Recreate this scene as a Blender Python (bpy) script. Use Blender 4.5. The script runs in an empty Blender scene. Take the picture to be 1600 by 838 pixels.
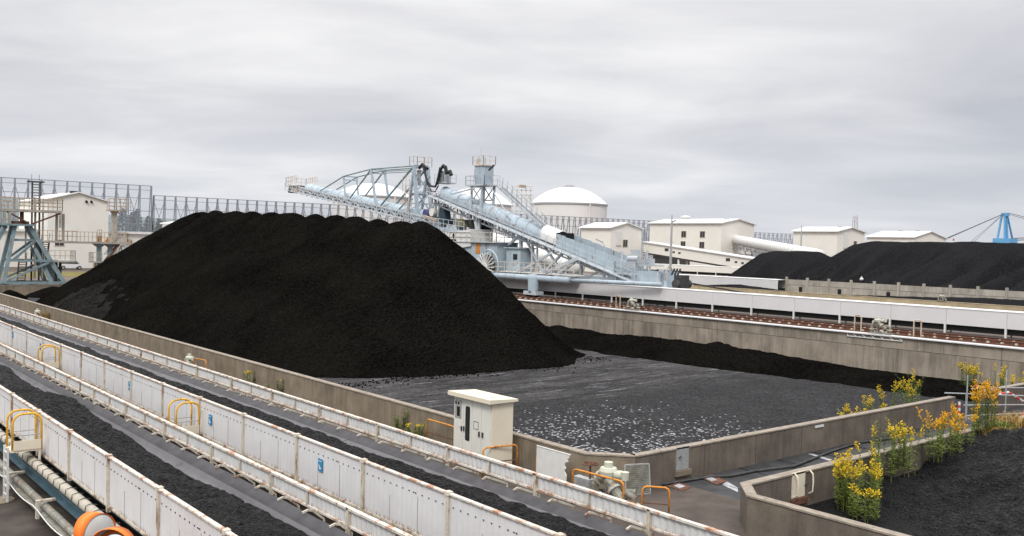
import bpy, math, random
import numpy as np
from mathutils import Vector, Matrix

R = math.radians
rng = random.Random(7)
scene = bpy.context.scene
col = scene.collection

# ------------------------------------------------------------------ camera, light, exposure
# world axes: Y runs along the belt conveyors (far left), X across them (far right), Z up
FPX, CX, CY, CAM_H = 1445.0, 800.0, 419.0, 8.0
_dY = np.array([-392 - CX, 352 - CY, FPX]); _dY /= np.linalg.norm(_dY)
_dX = np.array([1751.4, 5.0, FPX]); _dX -= _dY * _dX.dot(_dY); _dX /= np.linalg.norm(_dX)
_dZ = np.cross(_dX, _dY)
if _dZ[1] > 0: _dZ = -_dZ
CAMM = np.stack([_dX, _dY, _dZ], 1)

cam_data = bpy.data.cameras.new('camera')
cam = bpy.data.objects.new('camera', cam_data); col.objects.link(cam)
cam_data.sensor_width = 36.0
cam_data.lens = FPX / 1600 * 36
cam_data.clip_start = 0.1; cam_data.clip_end = 6000
_r, _u, _f = CAMM[0], -CAMM[1], CAMM[2]
cam.matrix_world = Matrix(((_r[0], _u[0], -_f[0], 0), (_r[1], _u[1], -_f[1], 0), (_r[2], _u[2], -_f[2], CAM_H), (0, 0, 0, 1)))
scene.camera = cam

SUN_EL, SUN_AZ = 48.0, 232.0
world = bpy.data.worlds.new('World'); scene.world = world; world.use_nodes = True
def build_world():
    nt = world.node_tree; n = nt.nodes; l = nt.links; n.clear()
    out = n.new('ShaderNodeOutputWorld'); bg = n.new('ShaderNodeBackground')
    sky = n.new('ShaderNodeTexSky'); sky.sky_type = 'NISHITA'; sky.sun_disc = False
    sky.sun_elevation = R(SUN_EL); sky.sun_rotation = R(SUN_AZ)
    tc = n.new('ShaderNodeTexCoord'); sp = n.new('ShaderNodeSeparateXYZ'); l.new(tc.outputs['Generated'], sp.inputs[0])
    def math_(op, a, b=None):
        m = n.new('ShaderNodeMath'); m.operation = op
        for i, v in enumerate((a, b)):
            if v is None: continue
            if isinstance(v, (int, float)): m.inputs[i].default_value = v
            else: l.new(v, m.inputs[i])
        return m.outputs[0]
    zc = math_('MAXIMUM', sp.outputs[2], 0.0)
    dn = math_('ADD', zc, 0.13)
    # rotate so that the bands lie square to the view direction
    a = math_('ADD', math_('MULTIPLY', sp.outputs[0], 0.771), math_('MULTIPLY', sp.outputs[1], -0.636))
    b = math_('ADD', math_('MULTIPLY', sp.outputs[0], 0.636), math_('MULTIPLY', sp.outputs[1], 0.771))
    cb = n.new('ShaderNodeCombineXYZ'); l.new(math_('DIVIDE', a, dn), cb.inputs[0]); l.new(math_('DIVIDE', b, dn), cb.inputs[1])
    def noise(scale, det, sx, sy, ox, oy, rough=.55):
        mp = n.new('ShaderNodeMapping'); mp.inputs['Scale'].default_value = (sx, sy, 1); mp.inputs['Location'].default_value = (ox, oy, 0)
        l.new(cb.outputs[0], mp.inputs[0]); t = n.new('ShaderNodeTexNoise'); t.inputs['Scale'].default_value = scale
        t.inputs['Detail'].default_value = det; t.inputs['Roughness'].default_value = rough; t.inputs['Distortion'].default_value = .35
        l.new(mp.outputs[0], t.inputs['Vector']); return t.outputs[0]
    n1 = noise(.42, 3, .8, 1.0, SKYO[0], SKYO[1], .45); n2 = noise(1.15, 6, .75, 1.0, 7.7, 1.3, .52)
    v = math_('ADD', math_('MULTIPLY', n1, .55), math_('MULTIPLY', n2, .45))
    v = math_('SUBTRACT', v, math_('MULTIPLY', a, .13))      # the deck of cloud is thicker towards the right
    rp = n.new('ShaderNodeValToRGB'); l.new(v, rp.inputs[0]); e = rp.color_ramp.elements
    e[0].position = .36; e[0].color = (.44, .445, .485, 1)
    e[1].position = .62; e[1].color = (.78, .77, .765, 1)
    m_ = e.new(.50); m_.color = (.59, .585, .605, 1)
    # bluish band close to the horizon
    hz = n.new('ShaderNodeMapRange'); hz.inputs[1].default_value = 0.0; hz.inputs[2].default_value = .15
    hz.inputs[3].default_value = .55; hz.inputs[4].default_value = 0.0; l.new(zc, hz.inputs[0])
    mh = n.new('ShaderNodeMix'); mh.data_type = 'RGBA'; l.new(hz.outputs[0], mh.inputs[0]); l.new(rp.outputs[0], mh.inputs[6])
    mh.inputs[7].default_value = (.53, .565, .645, 1)
    # an overcast sky is about three times brighter overhead than at the horizon
    g = n.new('ShaderNodeMapRange'); g.inputs[1].default_value = .24; g.inputs[2].default_value = .9
    g.inputs[3].default_value = SKYK; g.inputs[4].default_value = SKYK * 3.3; l.new(zc, g.inputs[0])
    mulc = n.new('ShaderNodeVectorMath'); mulc.operation = 'SCALE'; l.new(mh.outputs[2], mulc.inputs[0]); l.new(g.outputs[0], mulc.inputs['Scale'])
    mulc2 = n.new('ShaderNodeVectorMath'); mulc2.operation = 'SCALE'; l.new(mulc.outputs[0], mulc2.inputs[0]); mulc2.inputs['Scale'].default_value = 10.0
    mx = n.new('ShaderNodeMix'); mx.data_type = 'RGBA'; mx.inputs[0].default_value = .94
    l.new(sky.outputs[0], mx.inputs[6]); l.new(mulc2.outputs[0], mx.inputs[7])
    l.new(mx.outputs[2], bg.inputs['Color']); bg.inputs['Strength'].default_value = .10
    l.new(bg.outputs[0], out.inputs[0])
SKYK = 0.90; SKYO = (3.1, 5.2)
build_world()
sun_d = bpy.data.lights.new('sun', 'SUN'); sun_d.energy = 1.5; sun_d.angle = R(14); sun_d.color = (1, .96, .9)
sun = bpy.data.objects.new('sun', sun_d); col.objects.link(sun)
sv = Vector((math.sin(R(SUN_AZ)) * math.cos(R(SUN_EL)), math.cos(R(SUN_AZ)) * math.cos(R(SUN_EL)), math.sin(R(SUN_EL))))
sun.rotation_euler = (-sv).to_track_quat('-Z', 'Y').to_euler()
scene.view_settings.view_transform = 'Standard'; scene.view_settings.look = 'None'
scene.view_settings.exposure = 0.45; scene.view_settings.gamma = 1.0; scene.view_settings.use_curve_mapping = False
scene.cycles.max_bounces = 5; scene.cycles.transparent_max_bounces = 12

# ------------------------------------------------------------------ survey helper (photo pixel -> real point on a known plane)
def at(px, py, X=None, Y=None, Z=None):
    d = CAMM.T @ np.array([(px - CX) / FPX, (py - CY) / FPX, 1.0])
    t = X / d[0] if X is not None else Y / d[1] if Y is not None else (Z - CAM_H) / d[2]
    return Vector((t * d[0], t * d[1], CAM_H + t * d[2]))

# ------------------------------------------------------------------ materials
def mat(name, color, rough=.7, var=.15, scale=4., streak=0., rust=0., rust_col=(.20, .085, .035), metal=0., bump=0., bscale=30., spec=.22, dark=None, edge=None, rscale=3.0):
    m = bpy.data.materials.new(name); m.use_nodes = True; nt = m.node_tree; n = nt.nodes; l = nt.links
    b = n['Principled BSDF']; b.inputs['Roughness'].default_value = rough; b.inputs['Metallic'].default_value = metal
    b.inputs['Specular IOR Level'].default_value = spec
    tc = n.new('ShaderNodeTexCoord'); oi = n.new('ShaderNodeObjectInfo')
    off = n.new('ShaderNodeVectorMath'); off.operation = 'MULTIPLY_ADD'; l.new(oi.outputs['Random'], off.inputs[0]); off.inputs[1].default_value = (37, 53, 0); l.new(tc.outputs['Object'], off.inputs[2])
    P = off.outputs[0]
    def noise(sc, det=4, vec=(1, 1, 1), rough_=.6):
        mp = n.new('ShaderNodeMapping'); mp.inputs['Scale'].default_value = vec; l.new(P, mp.inputs[0])
        t = n.new('ShaderNodeTexNoise'); t.inputs['Scale'].default_value = sc; t.inputs['Detail'].default_value = det; t.inputs['Roughness'].default_value = rough_
        l.new(mp.outputs[0], t.inputs['Vector']); return t.outputs[0]
    def ramp(v, p0, p1, inv=False):
        r = n.new('ShaderNodeMapRange'); r.interpolation_type = 'SMOOTHSTEP'; r.inputs[1].default_value = p0; r.inputs[2].default_value = p1
        if inv: r.inputs[3].default_value = 1; r.inputs[4].default_value = 0
        l.new(v, r.inputs[0]); return r.outputs[0]
    def mixc(f, a, c, k=1.0):
        x = n.new('ShaderNodeMix'); x.data_type = 'RGBA'
        if k != 1.0:
            q = n.new('ShaderNodeMath'); q.operation = 'MULTIPLY'; l.new(f, q.inputs[0]); q.inputs[1].default_value = k; f = q.outputs[0]
        l.new(f, x.inputs[0])
        for i, v in ((6, a), (7, c)):
            if isinstance(v, tuple): x.inputs[i].default_value = (*v, 1)
            else: l.new(v, x.inputs[i])
        return x.outputs[2]
    lo = tuple(c * (1 - var) for c in color); hi = tuple(min(1, c * (1 + var)) for c in color)
    c = mixc(ramp(noise(scale), .3, .7), lo, hi)
    dk = dark or tuple(x * .35 for x in color)
    if streak:
        pm = ramp(noise(.33, 3), .35, .65)
        s = noise(1.0, 8, (2.3, 2.3, .16), .78); s1 = noise(1.0, 6, (.55, .55, .22), .6); s2 = noise(.9, 6, (1, 1, 1), .7)
        q1 = n.new('ShaderNodeMath'); q1.operation = 'MULTIPLY_ADD'; l.new(pm, q1.inputs[0]); q1.inputs[1].default_value = .65; q1.inputs[2].default_value = .35
        q2 = n.new('ShaderNodeMath'); q2.operation = 'MULTIPLY'; l.new(q1.outputs[0], q2.inputs[0]); l.new(ramp(s, .36, .76), q2.inputs[1])
        c = mixc(q2.outputs[0], c, dk, streak)
        c = mixc(ramp(s1, .42, .75), c, dk, streak * .6)
        c = mixc(ramp(s2, .48, .75), c, dk, streak * .35)
    if rust:
        r1 = noise(rscale, 5, (1.6, 1.6, .45), .7)
        c = mixc(ramp(r1, .60 - rust * .2, .72 - rust * .15), c, rust_col, .9)
    if edge:      # rust creeping in from the low and high rim of the sheet: edge = (zmin, zmax, width)
        sp = n.new('ShaderNodeSeparateXYZ'); l.new(tc.outputs['Object'], sp.inputs[0])
        e1 = ramp(sp.outputs[2], edge[0], edge[0] + edge[2], True); e2 = ramp(sp.outputs[2], edge[1] - edge[2], edge[1])
        mxx = n.new('ShaderNodeMath'); mxx.operation = 'MAXIMUM'; l.new(e1, mxx.inputs[0]); l.new(e2, mxx.inputs[1])
        nn = ramp(noise(6.0, 5, (2.0, 2.0, .35), .7), .42, .62)
        mm = n.new('ShaderNodeMath'); mm.operation = 'MULTIPLY'; l.new(mxx.outputs[0], mm.inputs[0]); l.new(nn, mm.inputs[1])
        c = mixc(mm.outputs[0], c, rust_col, .85)
    l.new(c, b.inputs['Base Color'])
    if bump:
        bp = n.new('ShaderNodeBump'); bp.inputs['Strength'].default_value = bump; bp.inputs['Distance'].default_value = .05
        l.new(noise(bscale, 5, (1, 1, 1), .65), bp.inputs['Height']); l.new(bp.outputs[0], b.inputs['Normal'])
    return m

def coal_mat(name, color, bscale=6., strength=1.0, dist=.15, spec=.25, rough=.75, glint=0., var=.35):
    m = bpy.data.materials.new(name); m.use_nodes = True; nt = m.node_tree; n = nt.nodes; l = nt.links
    b = n['Principled BSDF']; b.inputs['Roughness'].default_value = rough; b.inputs['Specular IOR Level'].default_value = spec
    tc = n.new('ShaderNodeTexCoord'); P = tc.outputs['Object']
    t = n.new('ShaderNodeTexNoise'); t.inputs['Scale'].default_value = bscale; t.inputs['Detail'].default_value = 6; t.inputs['Roughness'].default_value = .75; l.new(P, t.inputs['Vector'])
    t2 = n.new('ShaderNodeTexNoise'); t2.inputs['Scale'].default_value = .25; t2.inputs['Detail'].default_value = 5; l.new(P, t2.inputs['Vector'])
    vo = n.new('ShaderNodeTexVoronoi'); vo.inputs['Scale'].default_value = bscale * 1.6; l.new(P, vo.inputs['Vector'])
    rp = n.new('ShaderNodeValToRGB'); e = rp.color_ramp.elements
    mx0 = n.new('ShaderNodeMath'); mx0.operation = 'MULTIPLY_ADD'; l.new(vo.outputs['Color'], mx0.inputs[0]); mx0.inputs[1].default_value = .5; l.new(t2.outputs[0], mx0.inputs[2])
    l.new(mx0.outputs[0], rp.inputs[0])
    e[0].position = .35; e[0].color = (*[c * (1 - var) for c in color], 1); e[1].position = 1.0; e[1].color = (*[c * (1 + var * 1.6) for c in color], 1)
    l.new(rp.outputs[0], b.inputs['Base Color'])
    ad = n.new('ShaderNodeMath'); ad.operation = 'ADD'; l.new(t.outputs[0], ad.inputs[0]); l.new(vo.outputs['Distance'], ad.inputs[1])
    bp = n.new('ShaderNodeBump'); bp.inputs['Strength'].default_value = strength; bp.inputs['Distance'].default_value = dist
    l.new(ad.outputs[0], bp.inputs['Height']); l.new(bp.outputs[0], b.inputs['Normal'])
    if glint:
        rr = n.new('ShaderNodeMapRange'); rr.inputs[1].default_value = .55; rr.inputs[2].default_value = .8; rr.inputs[3].default_value = rough; rr.inputs[4].default_value = glint
        sepc = n.new('ShaderNodeSeparateColor'); l.new(vo.outputs['Color'], sepc.inputs[0]); l.new(sepc.outputs[1], rr.inputs[0]); l.new(rr.outputs[0], b.inputs['Roughness'])
    return m

def mesh_screen_mat(name, color, alpha):
    m = bpy.data.materials.new(name); m.use_nodes = True; nt = m.node_tree; n = nt.nodes; l = nt.links
    b = n['Principled BSDF']; b.inputs['Base Color'].default_value = (*color, 1); b.inputs['Roughness'].default_value = .8
    b.inputs['Alpha'].default_value = alpha
    return m

M = dict(
    sheet=mat('white_sheet', (.60, .595, .60), 0.5, .04, 1.5, streak=.2, dark=(.42, .40, .37), edge=(1.27, 2.48, .13), bump=.0),
    skirt=mat('white_skirt_sheet', (.58, .585, .58), .5, .06, 2, streak=.2, dark=(.36, .33, .29), edge=(1.63, 2.06, .14)),
    post=mat('stained_cream_paint', (.50, .46, .38), .55, .12, 5, rust=.55, rscale=2.2),
    rail=mat('rust_flecked_white_paint', (.58, .54, .48), .5, .1, 6, rust=.62, rscale=2.0, rust_col=(.34, .15, .07)),
    white=mat('white_paint', (.60, .60, .58), .5, .05, 3, streak=.12, dark=(.45, .43, .4)),
    wpanel=mat('white_cover_sheet', (.56, .555, .56), .5, .03, .6, streak=.06, dark=(.5, .49, .48)),
    cream=mat('cream_cladding', (.685, .665, .61), .6, .03, .3, streak=.07, dark=(.42, .39, .33)),
    cream2=mat('cream_enamel', (.64, .58, .46), .4, .03, 2, streak=.07, dark=(.45, .38, .28)),
    roofw=mat('white_roof', (.64, .64, .63), .5, .04, .5),
    tank=mat('white_tank_paint', (.64, .63, .61), .5, .04, .05, streak=.0),
    belt=mat('grey_rubber', (.10, .097, .102), .55, 0.14, 1.2, streak=.0, spec=.2, bump=.15, bscale=3),
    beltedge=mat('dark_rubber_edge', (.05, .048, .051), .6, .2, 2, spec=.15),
    black=mat('black_rubber', (.012, .012, .012), .6, .2),
    dark=mat('dark_steel', (.05, .05, .05), .6, .3),
    steel=mat('galvanised_steel', (.36, .37, .37), .45, .15, 8, metal=.3),
    yellow=mat('yellow_rail_paint', (.62, .34, .025), .45, .1, 6, rust=.1),
    orange=mat('weathered_orange_paint', (.52, .21, .03), .5, .2, 6, rust=.35, rscale=4),
    vis=mat('orange_plastic', (.85, .20, .03), .4, .04),
    mir=mat('mirror_glass', (.62, .70, .80), .04, .0, metal=1.),
    mback=mat('grey_mirror_shell', (.42, .43, .41), .5, .06, 3),
    conc=mat('stained_concrete', (.23, .19, .14), .85, .16, 1.1, streak=.7, dark=(.058, .046, .034), bump=.25, bscale=14),
    concd=mat('dark_stained_concrete', (.155, .13, .105), .85, .18, 1.1, streak=.72, dark=(.035, .031, .028), bump=.25, bscale=14),
    concR=mat('tall_pale_concrete', (.31, .265, .215), .85, .14, .5, streak=.95, dark=(.085, .075, .062), bump=.2, bscale=10),
    cope=mat('concrete_coping', (.25, .215, .175), .85, .18, 4, rust=.12, rust_col=(.11, .085, .06), bump=.2),
    conct=mat('tan_concrete', (.42, .35, .23), .85, .15, .5, streak=.45, dark=(.13, .1, .07)),
    slabc=mat('post_panel_concrete', (.37, .345, .30), .85, .15, .6, streak=.55, dark=(.10, .085, .07)),
    ground=mat('dusty_dark_concrete', (.060, .050, .042), .8, .4, .7, streak=.3, dark=(.018, .016, .014), bump=.2, bscale=9),
    apron=mat('worn_concrete_apron', (.075, .06, .05), .8, .3, .8, streak=.3, dark=(.04, .034, .03), bump=.15, bscale=12),
    slab=mat('dark_sealed_slab', (.036, .036, .038), .55, .35, 1.4, bump=.1, bscale=8, spec=.25),
    mark=mat('worn_white_paint', (.32, .32, .33), .7, .3, 6),
    farg=mat('gravel_grey_brown', (.13, .102, .084), .9, .2, .6),
    ballast=mat('ballast', (.10, .075, .06), .9, .4, 6),
    rust=mat('rusty_steel', (.115, .055, .036), .85, .3, 6),
    grass=mat('dry_green_grass', (.135, .115, .035), .9, .3, 1.2, bump=.4, bscale=3),
    pale=mat('pale_blue_paint', (.365, .44, .495), 0.5, .08, 1.2, streak=.38, dark=(.22, .25, .27), rust=.22, rscale=1.0),
    pale2=mat('pale_blue_grey_paint', (.44, .48, .51), .5, .08, 1.2, streak=.4, dark=(.26, .27, .28), rust=.2, rscale=1.0),
    greyblue=mat('weathered_blue_grey_paint', (.19, .26, .28), .6, .15, 1.5, streak=.25, dark=(.08, .1, .1), rust=.15, rscale=1.2),
    blueb=mat('teal_blue_beam_paint', (.055, .10, .125), .6, .2, 2, streak=.3, dark=(.02, .03, .035)),
    craneb=mat('bright_blue_paint', (.12, .32, .54), .5, .06, 1),
    rustrail=mat('rusty_cream_rail', (.42, .35, .26), .7, .2, 5, rust=.6, rscale=3, rust_col=(.26, .12, .055)),
    flakyrail=mat('pale_rail_with_rust', (.55, .54, .50), .6, .1, 5, rust=.42, rscale=2, rust_col=(.38, .20, .08)),
    glass=mat('dark_window', (.03, .03, .035), .15, .1, spec=.6),
    sign=mat('blue_sign', (.035, .22, .42), .5, .08),
    red=mat('red_paint', (.5, .06, .05), .5, .1),
    hose=mat('black_hose', (.02, .02, .022), .5, .1),
    pipe=mat('cream_pipe_wrap', (.40, .37, .31), .6, .1, 3, streak=.2, dark=(.22, .19, .15), rust=.1, rscale=2),
    pump=mat('grey_green_machine', (.20, .20, .17), .55, .3, 5, rust=.3),
    ivory=mat('ivory_plastic', (.46, .47, .39), .45, .05),
    olive=mat('olive_steel', (.17, .16, .09), .6, .2),
    stem=mat('stem_green', (.10, .13, .03), .8, .3, 8),
    leaf=mat('leaf_green', (.12, .155, .028), .8, .35, 8),
    plume=mat('goldenrod_yellow', (.60, .43, .025), .8, .25, 10),
    plumeo=mat('deep_yellow_orange', (.68, .36, .015), .8, .2, 10),
    drygrass=mat('dry_straw', (.30, .19, .06), .9, .3, 6),
    hill=mat('hazy_hill', (.12, .155, .15), 1., .25, .03),
    tree=mat('conifer_green', (.06, .08, .062), 1., .4, 1.2),
    bark=mat('bark', (.07, .055, .04), .9, .2),
    fencem=mat('fence_steel', (.17, .185, .205), .6, .1, 1),
    screen=mesh_screen_mat('grey_mesh_screen', (.46, .49, .53), .24),
    screen2=mesh_screen_mat('grey_blue_mesh_screen', (.42, .46, .51), .32),
    tyre=mat('tyre', (.02, .02, .02), .8, .1),
    mast=mat('pale_mast', (.5, .5, .52), .6, .05),
)
M['coal'] = coal_mat('black_coal', (.0062, .0059, .0051), 4., 1.0, .28, .0, .95, var=.55)
M['coalgrey'] = coal_mat('dusty_grey_coal', (.017, .0165, .0155), 5., 1.0, .25, .0, .9, var=.6)
M['coalbelt'] = coal_mat('coal_on_belt', (.0095, .009, .0088), 11., 1.0, .08, .09, .7, .35)
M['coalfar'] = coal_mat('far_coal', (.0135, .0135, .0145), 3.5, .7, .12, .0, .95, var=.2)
M['coalnear'] = coal_mat('glossy_near_coal', (.0062, .0062, .0066), 7., 1.0, .25, .22, .75, .3, var=.8)

def pit_floor_mat():
    m = bpy.data.materials.new('swept_coal_floor'); m.use_nodes = True; nt = m.node_tree; n = nt.nodes; l = nt.links
    b = n['Principled BSDF']; b.inputs['Roughness'].default_value = .8; b.inputs['Specular IOR Level'].default_value = .03
    P = n.new('ShaderNodeTexCoord').outputs['Object']
    def noise(sc, vec=(1, 1, 1), det=5, loc=(0, 0, 0)):
        mp = n.new('ShaderNodeMapping'); mp.inputs['Scale'].default_value = vec; mp.inputs['Location'].default_value = loc; l.new(P, mp.inputs[0])
        t = n.new('ShaderNodeTexNoise'); t.inputs['Scale'].default_value = sc; t.inputs['Detail'].default_value = det; t.inputs['Roughness'].default_value = .65
        l.new(mp.outputs[0], t.inputs['Vector']); return t.outputs[0]
    def ramp(v, a, c):
        r = n.new('ShaderNodeMapRange'); r.interpolation_type = 'SMOOTHSTEP'; r.inputs[1].default_value = a; r.inputs[2].default_value = c; l.new(v, r.inputs[0]); return r.outputs[0]
    def mul(a, c):
        q = n.new('ShaderNodeMath'); q.operation = 'MULTIPLY'
        for i, v in ((0, a), (1, c)):
            if isinstance(v, float): q.inputs[i].default_value = v
            else: l.new(v, q.inputs[i])
        return q.outputs[0]
    def mixc(f, a, c):
        x = n.new('ShaderNodeMix'); x.data_type = 'RGBA'; l.new(f, x.inputs[0])
        for i, v in ((6, a), (7, c)):
            if isinstance(v, tuple): x.inputs[i].default_value = (*v, 1)
            else: l.new(v, x.inputs[i])
        return x.outputs[2]
    sp = n.new('ShaderNodeSeparateXYZ'); l.new(P, sp.inputs[0])
    c = mixc(ramp(noise(.35), .35, .65), (.017, .017, .0175), (.030, .0295, .0305))
    c = mixc(ramp(noise(9., (1, 1, 1), 3), .35, .7), c, (.040, .040, .0415))
    # dusty bucket-scraped ground near the heap, pale streaks along Y-ish sweep lines
    fy = n.new('ShaderNodeMath'); fy.operation = 'MULTIPLY_ADD'; l.new(noise(.16, (1, 1, 1), 4, (9, 3, 0)), fy.inputs[0]); fy.inputs[1].default_value = 9.; l.new(sp.outputs[1], fy.inputs[2])
    far = ramp(fy.outputs[0], 37.5, 42.)
    c = mixc(mul(far, ramp(noise(.5, (.35, 1.6, 1)), .40, .62)), c, (.068, .066, .067))
    c = mixc(mul(mul(far, ramp(noise(1.1, (.3, 2.4, 1), 6), .55, .66)), .8), c, (.19, .19, .195))
    # pale flecks scattered by the near corner
    near = n.new('ShaderNodeMapRange'); near.inputs[1].default_value = 34.; near.inputs[2].default_value = 22.5; l.new(sp.outputs[1], near.inputs[0])
    nx = n.new('ShaderNodeMapRange'); nx.inputs[1].default_value = 37.; nx.inputs[2].default_value = 26.; l.new(sp.outputs[0], nx.inputs[0])
    vo = n.new('ShaderNodeTexVoronoi'); vo.inputs['Scale'].default_value = 6.5; vo.inputs['Randomness'].default_value = 1.; l.new(P, vo.inputs['Vector'])
    sc = n.new('ShaderNodeSeparateColor'); l.new(vo.outputs['Color'], sc.inputs[0])
    dens = mul(mul(near.outputs[0], nx.outputs[0]), ramp(noise(.5, (1, 1, 1), 4, (4, 2, 0)), .36, .62))
    th = n.new('ShaderNodeMath'); th.operation = 'SUBTRACT'; th.inputs[0].default_value = 1.0; l.new(mul(dens, 1.5), th.inputs[1])
    gt = n.new('ShaderNodeMath'); gt.operation = 'GREATER_THAN'; l.new(sc.outputs[0], gt.inputs[0]); l.new(th.outputs[0], gt.inputs[1])
    sm = n.new('ShaderNodeMath'); sm.operation = 'LESS_THAN'; l.new(vo.outputs['Distance'], sm.inputs[0]); sm.inputs[1].default_value = .40
    c = mixc(mul(mul(gt.outputs[0], sm.outputs[0]), .95), c, (.42, .425, .44))
    # coarse dark lumps everywhere
    vo2 = n.new('ShaderNodeTexVoronoi'); vo2.inputs['Scale'].default_value = 9.; l.new(P, vo2.inputs['Vector'])
    s2 = n.new('ShaderNodeSeparateColor'); l.new(vo2.outputs['Color'], s2.inputs[0])
    c = mixc(mul(ramp(s2.outputs[0], 0.35, .95), .55), c, (.009, .006, .006))
    c = mixc(mul(ramp(s2.outputs[1], .68, .98), .5), c, (.062, .062, .065))
    l.new(c, b.inputs['Base Color'])
    bp = n.new('ShaderNodeBump'); bp.inputs['Strength'].default_value = .9; bp.inputs['Distance'].default_value = .08
    l.new(noise(5., (1, 1, 1), 8), bp.inputs['Height']); l.new(bp.outputs[0], b.inputs['Normal'])
    return m
M['pit'] = pit_floor_mat()

# ------------------------------------------------------------------ mesh builder
class MB:
    def __init__(s): s.v = []; s.f = []; s.m = []; s.c = 0; s.p = []; s.k = 0
    def piece(s): s.k += 1; return s
    def use(s, i): s.c = i; return s
    def add(s, vs, fs):
        o = len(s.v); s.v += [tuple(v) for v in vs]
        for f in fs: s.f.append(tuple(i + o for i in f)); s.m.append(s.c); s.p.append(s.k)
        return s
    def box(s, x0, x1, y0, y1, z0, z1):
        vs = [(x, y, z) for z in (z0, z1) for (x, y) in ((x0, y0), (x1, y0), (x1, y1), (x0, y1))]
        return s.add(vs, [(3, 2, 1, 0), (4, 5, 6, 7), (0, 1, 5, 4), (1, 2, 6, 5), (2, 3, 7, 6), (3, 0, 4, 7)])
    def bar(s, p, q, w=.1, h=None):
        p = Vector(p); q = Vector(q); h = h or w; d = q - p
        if d.length < 1e-6: return s
        d.normalize(); up = Vector((0, 0, 1)) if abs(d.z) < .95 else Vector((0, 1, 0))
        a = d.cross(up).normalized(); b = a.cross(d).normalized()
        vs = [c + a * (i * w / 2) + b * (j * h / 2) for c in (p, q) for (i, j) in ((-1, -1), (1, -1), (1, 1), (-1, 1))]
        return s.add(vs, [(3, 2, 1, 0), (4, 5, 6, 7), (0, 1, 5, 4), (1, 2, 6, 5), (2, 3, 7, 6), (3, 0, 4, 7)][::1])
    def tube(s, pts, r, n=8, caps=True):
        pts = [Vector(p) for p in pts]; rs = r if isinstance(r, (list, tuple)) else [r] * len(pts)
        vs = []; prev = None
        for i, p in enumerate(pts):
            d = (pts[min(i + 1, len(pts) - 1)] - pts[max(i - 1, 0)]).normalized()
            if prev is None:
                up = Vector((0, 0, 1)) if abs(d.z) < .9 else Vector((1, 0, 0)); a = d.cross(up).normalized()
            else: a = (prev - d * prev.dot(d)).normalized()
            prev = a; b = d.cross(a)
            vs += [p + a * math.cos(2 * math.pi * k / n) * rs[i] + b * math.sin(2 * math.pi * k / n) * rs[i] for k in range(n)]
        fs = [(i * n + k, i * n + (k + 1) % n, (i + 1) * n + (k + 1) % n, (i + 1) * n + k) for i in range(len(pts) - 1) for k in range(n)]
        if caps: fs += [tuple(range(n))[::-1], tuple(range((len(pts) - 1) * n, len(pts) * n))]
        return s.add(vs, fs)
    def lathe(s, c, prof, n=24, axis=(0, 0, 1)):       # prof: (radius, height) along the axis
        ax = Vector(axis).normalized(); a = ax.orthogonal().normalized(); b = ax.cross(a); c = Vector(c)
        vs = [c + ax * h + (a * math.cos(2 * math.pi * k / n) + b * math.sin(2 * math.pi * k / n)) * r for r, h in prof for k in range(n)]
        fs = [(i * n + k, i * n + (k + 1) % n, (i + 1) * n + (k + 1) % n, (i + 1) * n + k) for i in range(len(prof) - 1) for k in range(n)]
        return s.add(vs, fs)
    def quad(s, a, b, c, d): return s.add([a, b, c, d], [(0, 1, 2, 3)])
    def prism(s, poly, off):                           # planar polygon pushed along a vector
        n = len(poly); o = Vector(off); vs = [Vector(p) for p in poly] + [Vector(p) + o for p in poly]
        return s.add(vs, [tuple(range(n))[::-1], tuple(range(n, 2 * n))] + [(i, (i + 1) % n, n + (i + 1) % n, n + i) for i in range(n)])
    def railing(s, pts, h=1.1, step=1.5, w=.05, mids=2, posts=True):
        pts = [Vector(p) for p in pts]
        for p, q in zip(pts[:-1], pts[1:]):
            L = (q - p).length; k = max(1, round(L / step))
            for j in range(1, mids + 1): z = Vector((0, 0, h * j / mids)); s.bar(p + z, q + z, w)
            if posts:
                for i in range(k + 1): c = p.lerp(q, i / k); s.bar(c, c + Vector((0, 0, h)), w)
        return s
    def truss(s, a0, a1, b0, b1, n, w=.1):             # ladder of posts and diagonals between two chords
        a0, a1, b0, b1 = map(Vector, (a0, a1, b0, b1)); s.bar(a0, a1, w); s.bar(b0, b1, w)
        for i in range(n + 1):
            p = a0.lerp(a1, i / n); q = b0.lerp(b1, i / n); s.bar(p, q, w * .8)
            if i < n:
                if i % 2: s.bar(q, a0.lerp(a1, (i + 1) / n), w * .8)
                else: s.bar(p, b0.lerp(b1, (i + 1) / n), w * .8)
        return s
    def build_pieces(s, name, mats, parent=None, smooth=False):
        out = []
        for k in sorted(set(s.p)):
            q = MB(); mp = {}
            for f, m_, p in zip(s.f, s.m, s.p):
                if p != k: continue
                for i in f:
                    if i not in mp: mp[i] = len(q.v); q.v.append(s.v[i])
                q.f.append(tuple(mp[i] for i in f)); q.m.append(m_); q.p.append(0)
            out.append(q.build(name, mats, parent, smooth))
        return out
    def build(s, name, mats, parent=None, smooth=False, org=None):
        me = bpy.data.meshes.new(name)
        if org is None:
            org = Vector((0, 0, 0)); r = parent
            while r is not None and r.parent is not None: r = r.parent
            if r is not None: org = r.location
        ox, oy, oz = org
        me.from_pydata([(x - ox, y - oy, z - oz) for x, y, z in s.v], [], s.f)
        for mm in (mats if isinstance(mats, (list, tuple)) else [mats]): me.materials.append(mm)
        me.polygons.foreach_set('material_index', s.m)
        if smooth: me.polygons.foreach_set('use_smooth', [True] * len(s.f))
        me.update()
        o = bpy.data.objects.new(name, me); col.objects.link(o)
        if parent is not None: o.parent = parent
        return o

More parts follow.
